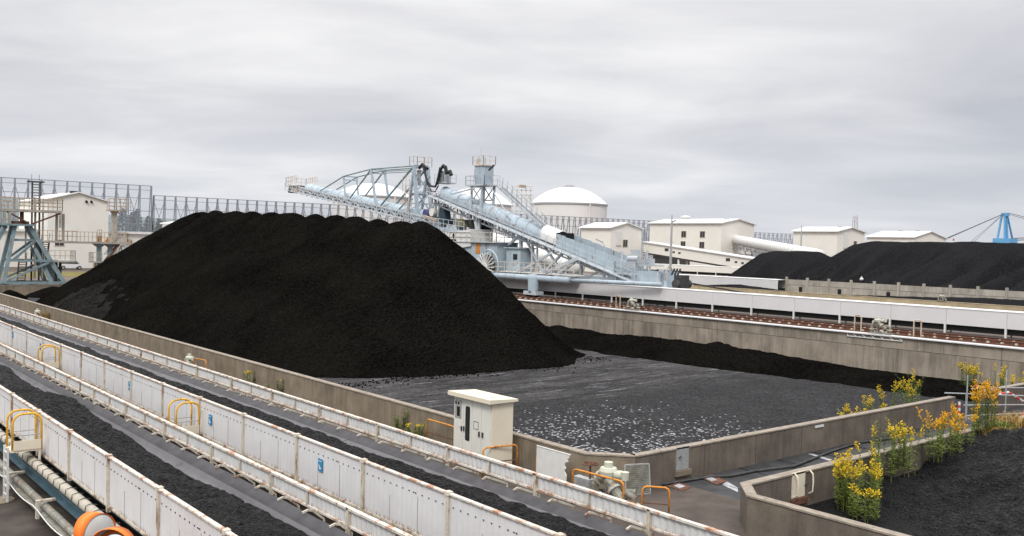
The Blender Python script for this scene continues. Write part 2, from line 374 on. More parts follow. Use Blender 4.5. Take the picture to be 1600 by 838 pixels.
def tag(o, label=None, cat=None, group=None, kind=None):
    if label: o['label'] = label
    if cat: o['category'] = cat
    if group: o['group'] = group
    if kind: o['kind'] = kind
    return o
def thing(name, label, cat, loc=(0, 0, 0), group=None):
    o = bpy.data.objects.new(name, None); col.objects.link(o); o.location = loc; o.empty_display_size = .2
    return tag(o, label, cat, group)
def solo(mb, name, mats, label, cat, loc, group=None, smooth=False):   # a thing that is one mesh, origin at loc
    o = mb.build(name, mats, None, smooth, org=Vector(loc)); o.location = loc
    return tag(o, label, cat, group)
KIDS = {}
def copy_part(o, parent, loc=None):
    c = o.copy(); col.objects.link(c); c.parent = parent
    if loc is not None: c.location = loc
    return c
def copy_tree(root, loc, rotz=None, label=None, scale=None):
    r = root.copy(); col.objects.link(r); r.location = loc
    if rotz is not None: r.rotation_euler = (0, 0, rotz)
    if scale is not None: r.scale = scale
    if label: r['label'] = label
    for ch in list(root.children):
        c = copy_part(ch, r)
        for g in list(ch.children): copy_part(g, c)
    return r

# ------------------------------------------------------------------ value noise on numpy grids
def vnoise(x, y, seed=0):
    xi = np.floor(x).astype(np.int64); yi = np.floor(y).astype(np.int64); xf = x - xi; yf = y - yi
    def h(a, b):
        k = (a * 374761393 + b * 668265263 + seed * 1442695041) & 0xFFFFFFFF
        k = ((k ^ (k >> 13)) * 1274126177) & 0xFFFFFFFF
        return ((k ^ (k >> 16)) & 0xFFFF) / 65535.0
    u = xf * xf * (3 - 2 * xf); v = yf * yf * (3 - 2 * yf)
    return (h(xi, yi) * (1 - u) + h(xi + 1, yi) * u) * (1 - v) + (h(xi, yi + 1) * (1 - u) + h(xi + 1, yi + 1) * u) * v
def fbm(x, y, o=4, seed=0):
    s = 0; a = .5; t = 0
    for i in range(o): s = s + a * vnoise(x * 2 ** i, y * 2 ** i, seed + i); t += a; a *= .5
    return s / t - .5
def hfield(name, xs, ys, Z, material, cut=None, smooth=True):
    nx, ny = len(xs), len(ys); gx, gy = np.meshgrid(xs, ys, indexing='ij')
    V = np.stack([gx, gy, Z], -1).reshape(-1, 3)
    i = np.arange(nx - 1)[:, None] * ny + np.arange(ny - 1)[None, :]
    F = np.stack([i, i + ny, i + ny + 1, i + 1], -1).reshape(-1, 4)
    if cut is not None:
        keep = (Z.reshape(-1)[F] > cut).any(1); F = F[keep]
        used = np.unique(F); mp = np.zeros(len(V), int); mp[used] = np.arange(len(used)); V = V[used]; F = mp[F]
    me = bpy.data.meshes.new(name); me.from_pydata(V.tolist(), [], F.tolist()); me.materials.append(material)
    if smooth: me.polygons.foreach_set('use_smooth', [True] * len(me.polygons))
    me.update(); o = bpy.data.objects.new(name, me); col.objects.link(o); return o

# ================================================================== SETTING
def structure(mb, name, m): return tag(mb.build(name, m), kind='structure')
g = MB(); g.quad((-3000, -3000, -.05), (3500, -3000, -.05), (3500, 3500, -.05), (-3000, 3500, -.05)); structure(g, 'ground', M['farg'])
g = MB(); g.quad((-60, -40, 0), (21.2, -40, 0), (21.2, 129, 0), (-60, 129, 0)); structure(g, 'yard_ground', M['ground'])
g = MB(); g.quad((21.55, 20.8, .002), (59, 20.8, .002), (59, 129, .002), (21.55, 129, .002)); structure(g, 'pit_floor', M['pit'])
g = MB(); g.quad((21.2, 16.4, 0), (59, 16.4, 0), (59, 20.8, 0), (21.2, 20.8, 0)); structure(g, 'aisle_floor', M['slab'])
g = MB(); g.quad((15.9, 15.2, .006), (24.4, 15.2, .006), (24.4, 20.5, .006), (15.9, 20.5, .006)); structure(g, 'concrete_apron', M['apron'])
g = MB(); g.quad((21.6, -40, 0), (59, -40, 0), (59, 16.3, 0), (21.6, 16.3, 0)); structure(g, 'second_pit_floor', M['coalnear'])
g = MB(); g.box(59.3, 97, -40, 420, -.3, 2.42); structure(g, 'rail_embankment', M['ballast'])
g = MB(); g.box(97.35, 620, -60, 420, -.3, 2.40); structure(g, 'upper_yard_ground', M['farg'])
g = MB(); g.box(-120, 59, 129.35, 420, -.3, 1.28); structure(g, 'terrace_ground', M['farg'])
g = MB(); g.quad((-60, 152, 1.30), (59, 152, 1.30), (59, 172, 1.30), (-60, 172, 1.30)); structure(g, 'grass_strip', M['grass'])
g = MB(); g.quad((-120, 174, 1.30), (59, 174, 1.30), (59, 192, 1.30), (-120, 192, 1.30)); structure(g, 'access_road', M['apron'])
# road edge under the nearest conveyor
g = MB(); g.box(4.7, 4.9, -5, 44, 0, .12); structure(g, 'kerb', M['apron'])
g = MB(); g.quad((-20, -20, .006), (4.7, -20, .006), (4.7, 60, .006), (-20, 60, .006)); structure(g, 'service_road', M['apron'])

# hills far behind the fence on the left
def hills():
    xs = np.linspace(-900, 2600, 180); ys = np.linspace(1500, 2100, 14)
    gx, gy = np.meshgrid(xs, ys, indexing='ij')
    h = 125 * np.clip(1 - (gx + 100) / 1100, 0, 1.15) * (.55 + .9 * fbm(gx / 260, gy / 500, 5, 3) + .4) * np.sin(np.clip((gy - 1500) / 600, 0, 1) * math.pi)
    o = hfield('hills', xs, ys, h - 1, M['hill']); tag(o, kind='structure')
hills()

# ------------------------------------------------------------------ walls
def wall_path(path, z0, z1, th, side):      # ribbon wall with a coping; side = +1 thickens to the left of the path
    pts = [Vector((x, y, 0)) for x, y in path]; out = []
    for i, p in enumerate(pts):
        d0 = (p - pts[i - 1]).normalized() if i else None; d1 = (pts[i + 1] - p).normalized() if i < len(pts) - 1 else None
        nn = []
        for d in (d0, d1):
            if d is not None: nn.append(Vector((-d.y, d.x, 0)) * side)
        v = sum(nn, Vector()).normalized(); k = 1 / max(.3, v.dot(nn[0])); out.append((p, v * k))
    def ribbon(mb, t0, t1, za, zb):
        for (p, v), (q, w) in zip(out[:-1], out[1:]):
            a, b, c, d = p + v * t0, q + w * t0, q + w * t1, p + v * t1
            vs = [Vector((k.x, k.y, z)) for z in (za, zb) for k in (a, b, c, d)]
            mb.add(vs, [(3, 2, 1, 0), (4, 5, 6, 7), (0, 1, 5, 4), (1, 2, 6, 5), (2, 3, 7, 6), (3, 0, 4, 7)])
        return mb
    return ribbon
def make_wall(name, path, z0, z1, th, side, label, m, cope=.05, mcope=None):
    rb = wall_path(path, z0, z1, th, side); loc = (path[0][0], path[0][1], 0)
    w = thing(name, label, 'wall', loc)
    rb(MB(), 0, th, z0, z1 - cope).build('wall_face', m, w)
    rb(MB(), -.03, th + .03, z1 - cope, z1).build('coping', mcope or M['cope'], w)
    return w
near_wall = make_wall('concrete_wall', [(21.3, 129), (21.3, 21.75), (22.45, 20.6)], -.1, 1.15, .25, 1, 'long low stained concrete wall running beside the conveyors, with the bevelled corner behind the pump', M['conc'])
cross_wall = make_wall('concrete_wall', [(22.46, 20.59), (44.9, 20.59)], -.1, 1.15, .25, 1, 'low dark streaked concrete wall with a grey steel door, between the swept pit and the slab aisle', M['concd'])
gate_wall = make_wall('concrete_wall', [(48.1, 20.59), (58.9, 20.59)], -.1, 1.15, .25, 1, 'short low concrete wall behind the pipe barrier, with weeds in front of the tall wall', M['concd'])
pit2_wall = make_wall('concrete_wall', [(58.9, 16.45), (22.5, 16.45), (21.52, 15.5), (21.52, -8)], -.1, 1.15, .25, 1, 'low concrete wall with curved door handles, wrapping the goldenrod and coal at bottom right', M['concd'])
# steel doors set in the two cross walls
def wall_door(parent, x0, x1, y, out, handles):
    d = MB().box(x0, x1, y - .03 * out if out > 0 else y, y if out > 0 else y + .03, .38, 1.17).build('door', M['steel'] if not handles else M['cream2'], parent)
    s = MB().box(x0 - .06, x1 + .08, y - .1, y - .001, .18, .36).build('door_sill', M['rust'] if handles else M['conc'], parent)
    h = MB()
    if handles:
        for x in (x0 + .08, x1 + .22):
            h.tube([(x, y - .04, .42), (x, y - .16, .5), (x, y - .18, .8), (x, y - .16, 1.05), (x, y - .04, 1.16)], .025, 8)
        h.build('handle', M['cream2'], d)
        MB().bar((x1 - .05, y - .06, .72), (x1 + .08, y - .06, .8), .03).build('latch', M['dark'], d)
    else:
        h.bar((x0 + .08, y - .08, .84), (x0 + .2, y - .08, .84), .035).build('handle', M['dark'], d)
wall_door(cross_wall, 24.47, 25.12, 20.59, 1, False)
wall_door(pit2_wall, 24.72, 25.4, 16.20, 1, True)
mb = MB()
for k in range(7): x = 26 + k * 3.0; mb.box(x, x + .012, 20.583, 20.589, 0, 1.08)
mb.build('joint', M['dark'], cross_wall)
mb = MB()
for k in range(24): y = 25 + k * 4.2; mb.box(21.294, 21.299, y, y + .010, 0, 1.08)
mb.build('joint', M['concd'], near_wall)
solo(MB().box(32.9, 33.5, 20.555, 20.585, .93, 1.02), 'sign', M['white'], 'small blank white plate fixed high on the dark aisle wall', 'sign', (33.2, 20.585, .93))
# tall wall under the rails, in two lifts with a dark joint
tw = thing('retaining_wall', 'tall pale streaked concrete retaining wall below the rusty rails', 'retaining wall', (59, 30, 0))
MB().box(59, 59.3, -40, 129, -.1, 1.60).build('lower_lift', M['concR'], tw)
MB().box(59.03, 59.3, -40, 129, 1.60, 1.63).build('joint', M['black'], tw)
MB().box(59, 59.3, -40, 129, 1.63, 2.40).build('upper_lift', M['concR'], tw)
MB().box(58.85, 59.6, -40, 129, 2.40, 2.47).build('coping', M['wpanel'], tw)
mb = MB()
for k in range(5): y = 24.3 + k * 21.5; mb.box(58.985, 58.999, y, y + .03, 0, 2.39)
mb.build('seam', M['concd'], tw)
fw = make_wall('concrete_wall', [(59, 129), (-30, 129)], -.1, 1.30, .3, -1, 'concrete end wall at the far left end of the pit, below the grey-blue trestle', M['conc'])

# ------------------------------------------------------------------ coal
PEAKS = [(56.6, 9.62), (59.3, 9.62), (62.5, 9.78), (65.8, 9.98), (69.2, 10.12), (73.0, 10.3), (77.3, 10.42), (81.4, 10.5), (85.6, 10.62), (90.0, 10.7), (95.0, 10.85), (99.0, 10.75), (102.0, 10.35)]
def main_pile():
    xs = np.arange(21.57, 59.0, .2); ys = np.arange(38, 128.9, .2); gx, gy = np.meshgrid(xs, ys, indexing='ij')
    wx = gx + .7 * fbm(gx / 6, gy / 6, 3, 21); wy = gy + .7 * fbm(gx / 6, gy / 6, 3, 22)
    h = np.full(gx.shape, -9.0); XC = 38.0
    for i, (cy_, tz) in enumerate(PEAKS):
        dx = wx - XC; dy = wy - cy_
        u = np.where(dx > 0, dx * .88, -dx * .69); v = np.where(dy < 0, -dy * .88, dy * (1.0 if i > 9 else .66))
        p = np.where(dx < 0, 3.0, 2.1) if i == 0 else 2.4
        d = (u ** p + v ** p + 1e-9) ** (1 / p); r = (.8 if i else .45) + .25 * math.sin(i * 2.3)
        ang = np.arctan2(dy, dx)
        gul = (vnoise(ang * 5 + 50 + .3 * wy, d * .09, 5) - .5) * .34 + (vnoise(ang * 17 + 90, d * .16, 6) - .5) * .13
        h = np.maximum(h, tz - (np.sqrt(d * d + r * r) - r) + gul * np.clip(d / 6, 0, 1))
    h = h + .2 * fbm(gx / .8, gy / .8, 4, 9) + (.9 * fbm(gx / 6, gy / 6, 4, 12) + .35 * fbm(gx / 2.2, gy / 2.2, 3, 14)) * np.clip((10.2 - h) / 2.5, .1, 1)
    h = np.where(h < .7, .7 * np.exp((h - .7) / .7) - .08, h - .08)
    h = np.where(h < .02 + .12 * vnoise(gx / .5, gy / .5, 8), -.15, h)
    tag(hfield('coal_pile', xs, ys, h, M['coal'], cut=-.1), 'huge black coal pile with a scalloped ridge in the middle of the pit', 'coal pile')
main_pile()
def toe_lumps():
    q = random.Random(3); mb = MB()
    for k in range(520):
        x = q.uniform(23, 47); y = 45.7 + max(0, x - 40) * .35 - abs(q.gauss(0, 1.1)) + .4 * math.sin(x * .9); s = q.uniform(.02, .085)
        vs = [Vector((q.gauss(0, 1), q.gauss(0, 1), q.gauss(0, 1))).normalized() * s * q.uniform(.7, 1.2) for _ in range(6)]
        c0 = Vector((x, y, s * .4)); e = [Vector((1, 0, 0)), Vector((0, 1, 0)), Vector((-1, 0, 0)), Vector((0, -1, 0)), Vector((0, 0, .8)), Vector((0, 0, -.8))]
        vs = [c0 + d * s * q.uniform(.7, 1.3) for d in e]
        mb.add(vs, [(0, 1, 4), (1, 2, 4), (2, 3, 4), (3, 0, 4), (1, 0, 5), (2, 1, 5), (3, 2, 5), (0, 3, 5)])
    o = mb.build('loose_coal', M['coal']); tag(o, 'loose black lumps scattered along the front foot of the huge pile', 'coal lumps', kind='stuff')
toe_lumps()

def bank():
    xs = np.arange(44, 58.97, .15); ys = np.arange(22.0, 74, .15); gx, gy = np.meshgrid(xs, ys, indexing='ij')
    crest = np.interp(gy, [21, 24, 27, 31, 35, 41, 50, 61, 66, 74], [.05, .45, .6, .62, .8, 1.12, .95, 1.0, 1.2, 1.5])
    crest = crest + .5 * fbm(gx / 1.2, gy / 1.0, 4, 31) + .3 * (vnoise(gy / 1.8, gx * 0 + 3, 4) - .5)
    foot = np.interp(gy, [21, 27, 36, 47, 74], [50.5, 50.2, 49.3, 48.0, 49.5]) + 1.0 * fbm(gy / 2, gx * 0 + 7, 4, 33)
    top = 53.3 + .8 * fbm(gy / 3, gx * 0, 3, 34)
    t = np.clip((gx - foot) / (top - foot), 0, 1); t = t * t * (3 - 2 * t)
    h = crest * t + .22 * fbm(gx / .5, gy / .5, 4, 36) * np.clip(t * 3, 0, 1) - .04
    h = h * np.clip(1 - .17 * np.clip(gx - 54.2, 0, 9), .12, 1) - .05
    h = np.where(t <= 0, -.15, h)
    tag(hfield('coal_bank', xs, ys, h, M['coal'], cut=-.1), 'low ragged black coal bank pushed up against the tall concrete wall', 'coal bank')
bank()

def mound(name, label, cx_, cy_, rx, ry, hz, m, seed, z0=0., res=.15, clipx=None):
    xs = np.arange(cx_ - rx, cx_ + rx, res); ys = np.arange(cy_ - ry, cy_ + ry, res)
    if clipx: xs = xs[(xs > clipx[0]) & (xs < clipx[1])]
    gx, gy = np.meshgrid(xs, ys, indexing='ij')
    d = np.hypot((gx - cx_) / rx, (gy - cy_) / ry) + .35 * fbm(gx / (rx * .4), gy / (ry * .4), 4, seed)
    h = hz * np.clip(1 - d, 0, 1) ** .9 + .12 * hz * fbm(gx / .5, gy / .5, 3, seed + 3)
    h = np.where(d > .98, -.2, h)
    o = hfield(name, xs, ys, h + z0, m, cut=z0 - .1); tag(o, label, 'coal heap'); return o
mound('coal_heap', 'dusty dark grey apron of coal spread at the left foot of the big pile', 26.2, 90, 5.0, 16, 3.9, M['coalgrey'], 41, clipx=(21.6, 58))
mound('coal_heap', 'small black coal heap by the far end wall, left of the big pile', 24.2, 124, 2.0, 3.2, 1.0, M['coal'], 43, clipx=(21.6, 58))
mound('coal_heap', 'black coal heap against the far end wall, next to the big pile', 29.2, 125.5, 3.4, 3.2, 1.35, M['coal'], 45)

def near_heap():
    xs = np.concatenate([np.arange(21.8, 40, .09), np.arange(40, 58.9, .3)]); ys = np.concatenate([np.arange(-10, 4, .3), np.arange(4, 16.17, .09)])
    gx, gy = np.meshgrid(xs, ys, indexing='ij')
    h = .125 * (gx - 25.6) + .12 * (13.5 - gy) * np.clip((gx - 22) / 6, 0, 1)
    h = np.where(gx > 34, 1.05 + .06 * (gx - 34) + .12 * (13.5 - gy), h)
    h = h + 1.2 * fbm(gx / 2.6, gy / 2.6, 4, 51) + .12 * fbm(gx / .14, gy / .14, 2, 58) + .34 * fbm(gx / .35, gy / .35, 3, 55)
    edge = np.clip((gx - (24.2 + .6 * fbm(gy / 1.5, gx * 0, 3, 57))) / 1.5, 0, 1)
    h = np.where(edge <= 0, -.2, np.maximum(h, .03) * edge + .02)
    h = np.minimum(h, np.where(gy > 15.4, 1.02, 9))
    tag(hfield('coal_heap', xs, ys, h, M['coalnear'], cut=-.1), 'black coal heap behind the goldenrod in the bottom right corner', 'coal heap')
near_heap()

def far_pile(name, label, pts, xc, kslope, seed, z0=2.4, ylo=0, yhi=95):
    xs = np.arange(xc - 14, xc + 14, .35); ys = np.arange(ylo, yhi, .35); gx, gy = np.meshgrid(xs, ys, indexing='ij')
    ridge = np.interp(gy, [p[0] for p in pts], [p[1] for p in pts]) + .25 * fbm(gy / 2.2, gx * 0, 3, seed)
    w = gy + .5 * (gx - xc) + 2.2 * fbm(gx / 5, gy / 5, 3, seed + 9)
    d = np.abs(gx - xc); d = np.maximum(np.sqrt(d * d + 2.2) - 1.5, 0)
    ch = lambda s_, f, sd: -np.exp(-((vnoise(w / s_, gx * f, sd) - .5) / .075) ** 2)
    gul = ch(2.2, .03, seed) * 1.9 + ch(1.3, .06, seed + 1) * .9 + (vnoise(w / 3.2, gx * .04, seed + 4) - .5) * 2.6
    h = ridge - kslope * d + gul * np.clip(d / 4, 0, 1)
    h = np.where(h < z0 + .03, z0 - .2, h)
    tag(hfield(name, xs, ys, h, M['coalfar'], cut=z0 - .1), label, 'coal pile')
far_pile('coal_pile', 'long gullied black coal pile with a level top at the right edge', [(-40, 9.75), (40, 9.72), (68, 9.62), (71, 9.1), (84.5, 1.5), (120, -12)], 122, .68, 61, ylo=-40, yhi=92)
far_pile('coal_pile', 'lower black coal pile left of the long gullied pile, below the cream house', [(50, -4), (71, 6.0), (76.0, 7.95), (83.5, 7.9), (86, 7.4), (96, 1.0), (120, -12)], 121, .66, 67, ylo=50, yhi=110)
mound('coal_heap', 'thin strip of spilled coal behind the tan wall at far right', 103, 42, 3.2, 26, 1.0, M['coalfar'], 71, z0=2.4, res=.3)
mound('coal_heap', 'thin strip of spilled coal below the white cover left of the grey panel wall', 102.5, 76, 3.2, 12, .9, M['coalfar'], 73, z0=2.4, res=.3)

# ================================================================== NEAR BELT CONVEYORS
def conveyor(name, label, x0, y0, npan, yskirt0, nsk, nid, skx, bw0, bw1):
    """panel wall at x0; belt centre x0+1.95; low skirt fence at x0+skx; posts every 3.64 m"""
    t = thing(name, label, 'belt conveyor', (x0, y0, 0)); P = 3.64; L = P * npan
    # sheet panels
    mb = MB(); n = 34; prof = []
    for i in range(n + 1):
        y = .05 + (P - .10) * i / n; prof += [(0.0 if i % 2 else .007, y)]
    for (xa, ya), (xb, yb) in zip(prof[:-1], prof[1:]):
        mb.quad((x0 + xa, y0 + ya, 1.28), (x0 + xa, y0 + ya, 2.46), (x0 + xb, y0 + yb, 2.46), (x0 + xb, y0 + yb, 1.28))
    mb.box(x0 + .02, x0 + .03, y0 + .05, y0 + P - .05, 1.28, 2.46)
    mb.use(1)
    for i in range(13):
        y = y0 + .22 + i * .27; mb.box(x0 - .012, x0 - .001, y - .02, y + .02, 2.19, 2.215)
        if i == 4: mb.box(x0 - .012, x0 - .001, y + .06, y + .10, 2.19, 2.215)
    mb.use(2); mb.box(x0 - .004, x0 - .001, y0 + 1.2, y0 + 1.215, 1.29, 2.14); mb.box(x0 - .004, x0 - .001, y0 + 2.4, y0 + 2.41, 1.29, 1.9)
    p0 = mb.build('side_panel', [M['sheet'], M['dark'], M['conc']], t)
    for i in range(1, npan): copy_part(p0, t, (0, P * i, 0))
    mb = MB().box(x0 - .05, x0 + .05, y0 - .05, y0 + .05, 1.1, 2.5); mb.box(x0 - .07, x0 + .07, y0 - .07, y0 + .09, 2.44, 2.53)
    p0 = mb.build('panel_post', M['post'], t)
    for i in range(1, npan + 1): copy_part(p0, t, (0, P * i, 0))
    MB().box(x0 - .045, x0 + .06, y0, y0 + L, 2.462, 2.50).build('cap_rail', M['rail'], t)
    MB().box(x0 - .03, x0 + .04, y0, y0 + L, 1.22, 1.275).build('toe_rail', M['post'], t)
    # belt trough
    xc = x0 + 1.95; cs = [(-1.24, 1.86), (-1.0, 1.75), (-.55, 1.55), (-.4, 1.5), (.4, 1.5), (.55, 1.55), (bw1 - .32, 1.655), (bw1 - .02, 1.795), (bw1, 1.785), (bw1 - .02, 1.76)]
    mb = MB(); vs = []
    ny = 60
    for j in range(ny + 1): vs += [(xc + x, y0 + L * j / ny, z + (.012 * math.sin(j * 2.1) if abs(x) > .9 else 0)) for x, z in cs]
    m_ = len(cs); mb.add(vs, [(j * m_ + i, j * m_ + i + 1, (j + 1) * m_ + i + 1, (j + 1) * m_ + i) for j in range(ny) for i in range(m_ - 1)])
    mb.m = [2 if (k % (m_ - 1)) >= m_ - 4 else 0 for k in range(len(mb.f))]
    mb.use(1)
    for yy in (25.9, 43.0):
        if y0 < yy < y0 + L: mb.quad((xc + .45, yy, 1.535), (xc + bw1 - .14, yy - .25, 1.738), (xc + bw1 - .14, yy - .22, 1.738), (xc + .45, yy + .03, 1.535))
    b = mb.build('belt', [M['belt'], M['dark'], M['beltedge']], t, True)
    # stringers, cross ties, legs
    xs_ = x0 + skx
    mb = MB().box(x0 + .15, x0 + .35, y0, y0 + L, 1.0, 1.2); mb.box(xs_ - .22, xs_ - .06, y0, y0 + L, 1.0, 1.16)
    mb.box(x0 + .36, xs_ - .23, y0, y0 + L, .80, .83)
    mb.build('frame', M['blueb'], t)
    l0 = MB(); l0.box(x0 + .16, x0 + .34, y0 + 1, y0 + 1.15, 0, .995); l0.box(xs_ - .29, xs_ - .13, y0 + 1, y0 + 1.15, 0, 1.215); l0.bar((x0 + .3, y0 + 1.07, .3), (xs_ - .2, y0 + 1.07, .3), .1)
    l0 = l0.build('leg_frame', M['dark'], t)
    for i in range(1, npan // 2): copy_part(l0, t, (0, P * 2 * i, 0))
    # idlers: wing roller, white bracket
    mb = MB(); yy = y0 + .6; d = skx - 1.95
    mb.tube([(xc + .5, yy, 1.40), (xc + bw1 + .02, yy, 1.625)], .07, 8).use(1)
    pts = [(xs_ - .07, yy, 1.12), (xs_ - .07, yy, 1.56), (xc + bw1 + .16, yy, 1.80), (xc + bw1 + .04, yy, 1.835), (xc + bw1 - .10, yy, 1.79)]
    for p_, q_ in zip(pts[:-1], pts[1:]): mb.bar(p_, q_, .035, .05)
    mb.bar((xc + .3, yy + .06, 1.30), (xs_ - .08, yy + .06, 1.30), .06)
    i0 = mb.build('idler', [M['dark'], M['post']], t)
    for i in range(1, nid): copy_part(i0, t, (0, i * (L - 1.2) / nid, 0))
    # low skirt fence on the far side
    S = 3.93; mb = MB(); ys = yskirt0
    n = 36; pr = [(0 if i % 2 else .03, ys + .05 + (S - .1) * i / n) for i in range(n + 1)]
    for (xa, ya), (xb, yb) in zip(pr[:-1], pr[1:]): mb.quad((xs_ + xa, ya, 1.66), (xs_ + xa, ya, 2.0), (xs_ + xb, yb, 2.0), (xs_ + xb, yb, 1.66))
    s0 = mb.build('skirt_panel', M['skirt'], t)
    for i in range(1, nsk): copy_part(s0, t, (0, S * i, 0))
    p0 = MB().box(xs_ - .05, xs_ + .03, ys - .045, ys + .045, 1.38, 2.06).build('skirt_post', M['post'], t)
    for i in range(1, nsk + 1): copy_part(p0, t, (0, S * i, 0))
    p0 = MB().box(xs_ - .03, xs_ + .01, ys + S / 2 - .025, ys + S / 2 + .025, 1.64, 2.0).build('skirt_stiffener', M['post'], t)
    for i in range(1, nsk): copy_part(p0, t, (0, S * i, 0))
    MB().box(xs_ - .05, xs_ + .07, ys, ys + S * nsk, 2.0, 2.055).build('skirt_rail', M['rail'], t)
    MB().box(xs_ - .03, xs_ + .05, ys, ys + S * nsk, 1.61, 1.655).build('skirt_toe_rail', M['rail'], t)
    return t
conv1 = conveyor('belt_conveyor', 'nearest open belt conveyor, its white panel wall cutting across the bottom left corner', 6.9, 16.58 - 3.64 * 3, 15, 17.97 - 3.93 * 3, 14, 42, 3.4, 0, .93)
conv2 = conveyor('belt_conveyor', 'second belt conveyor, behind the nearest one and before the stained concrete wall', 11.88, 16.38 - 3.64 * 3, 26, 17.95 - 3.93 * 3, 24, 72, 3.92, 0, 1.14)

def coal_load(label, xc, y0, y1, off, seed, ramp_):
    ys = np.concatenate([np.arange(y0, 40, .06), np.arange(40, y1, .18)]); us = np.linspace(0, 1, 40)
    edge = off + ramp_ * (vnoise(ys / 3.4, ys * 0 + seed, seed) - .5) * 2 + .18 * fbm(ys / .5, ys * 0 + 3, 4, seed + 1)
    lo = -1.22
    gx = xc + lo + (edge - lo)[None, :] * us[:, None]; gy = np.repeat(ys[None, :], 40, 0)
    trough = np.interp(gx - xc, [-1.24, -1.0, -.55, -.4, .4, .55, 1.0, 1.25], [1.86, 1.75, 1.55, 1.5, 1.5, 1.55, 1.73, 1.80])
    heap = .40 * np.sin(np.clip(us, 0, 1) * math.pi)[:, None] ** .6 * (.8 + .5 * fbm(gy / 2.2, gx, 3, seed + 4))
    rough = .13 * fbm(gx / .16, gy / .16, 3, seed + 7) + .10 * fbm(gx / .5, gy / .5, 3, seed + 8)
    Z = trough + heap + rough * (np.minimum(us, 1 - us) * 8).clip(0, 1)[:, None] + .004
    V = np.stack([gx, gy, Z], -1).reshape(-1, 3).tolist(); ny = len(ys)
    F = [(i * ny + j, (i + 1) * ny + j, (i + 1) * ny + j + 1, i * ny + j + 1) for i in range(39) for j in range(ny - 1)]
    me = bpy.data.meshes.new('coal_load'); me.from_pydata(V, [], F); me.materials.append(M['coalbelt']); me.update()
    o = bpy.data.objects.new('coal_load', me); col.objects.link(o); tag(o, label, 'coal')
coal_load('stream of lumpy black coal on the nearest conveyor belt, with a wavy edge', 6.9 + 1.95, 5.8, 60, .58, 3, .30)
coal_load('stream of black coal on the second conveyor belt, with a straight edge', 11.88 + 1.95, 5.8, 99, .66, 9, .09)

# pipe, beam, tray and cable slung under the near panel wall
pl = thing('pipeline', 'cream wrapped pipe with wire clips running along the foot of the nearest panel wall', 'pipe', (6.55, 5, 1.15))
MB().tube([(6.58, 5, 1.12), (6.58, 60, 1.12)], .135, 14).build('pipe', M['pipe'], pl, True)
y = 15.5; w0 = MB().tube([(6.43, y, 1.10), (6.45, y, 1.25), (6.58, y + .02, 1.275), (6.72, y, 1.24)], .012, 5).build('wire_clip', M['dark'], pl)
for k in range(1, 44): copy_part(w0, pl, (0, k * .62, 0))
solo(MB().box(6.62, 6.70, 5, 60, .70, .93).box(6.50, 6.82, 5, 60, .66, .70).box(6.5, 6.82, 5, 60, .931, .96), 'steel_beam', M['blueb'], 'teal blue painted steel beam just below the cream wrapped pipe', 'beam', (6.6, 5, .8))
tr = thing('cable_tray', 'grey cable tray on cream brackets low beside the nearest conveyor', 'cable tray', (6.35, 5, .4))
MB().tube([(6.28, 5, .50), (6.28, 60, .50)], .10, 10).box(6.1, 6.5, 5, 60, .33, .37).build('conduit', M['pump'], tr)
b0 = MB().box(6.02, 6.10, 20.0, 20.12, .22, .66); b0.box(6.02, 6.5, 20.0, 20.12, .66, .72); b0 = b0.build('bracket', M['post'], tr)
for k in range(1, 10): copy_part(b0, tr, (0, 3.64 * k, 0))
pts = []
for k in range(60): y = 18 + k * .5; pts.append((5.98, y, .58 - .12 * math.sin(((y - 20) % 3.64) / 3.64 * math.pi)))
solo(MB().tube(pts, .016, 5), 'cable', M['white'], 'thin pale cable sagging between the brackets of the cable tray', 'cable', (5.98, 18, .5))
solo(MB().lathe((5.75, 30.6, .014), [(0, .02), (.40, .02), (.42, 0)], 20), 'manhole_cover', M['conc'], 'round pale cover in the dark ground below the white ladder', 'cover', (5.75, 30.6, .014))

# yellow hoop handrails with step platforms
def hoop(mb, x0, x1, y, z0, z1, r=.032, seg=5, mid=.42):
    rr = min(.28, (x1 - x0) / 2); pts = [(x0, y, z0)]
    for i in range(seg + 1): a = math.pi - math.pi / 2 * i / seg; pts.append((x0 + rr + rr * math.cos(a), y, z1 - rr + rr * math.sin(a)))
    for i in range(seg + 1): a = math.pi / 2 - math.pi / 2 * i / seg; pts.append((x1 - rr + rr * math.cos(a), y, z1 - rr + rr * math.sin(a)))
    pts.append((x1, y, z1 - (z1 - z0))); mb.tube(pts, r, 8)
    return mb
def hoop_y(mb, y0, y1, x, z0, z1, r=.03, seg=5):
    rr = min(.15, (y1 - y0) / 2); pts = [(x, y0, z0)]
    for i in range(seg + 1): a = math.pi - math.pi / 2 * i / seg; pts.append((x, y0 + rr + rr * math.cos(a), z1 - rr + rr * math.sin(a)))
    for i in range(seg + 1): a = math.pi / 2 - math.pi / 2 * i / seg; pts.append((x, y1 - rr + rr * math.cos(a), z1 - rr + rr * math.sin(a)))
    pts.append((x, y1, z0)); return mb.tube(pts, r, 8)
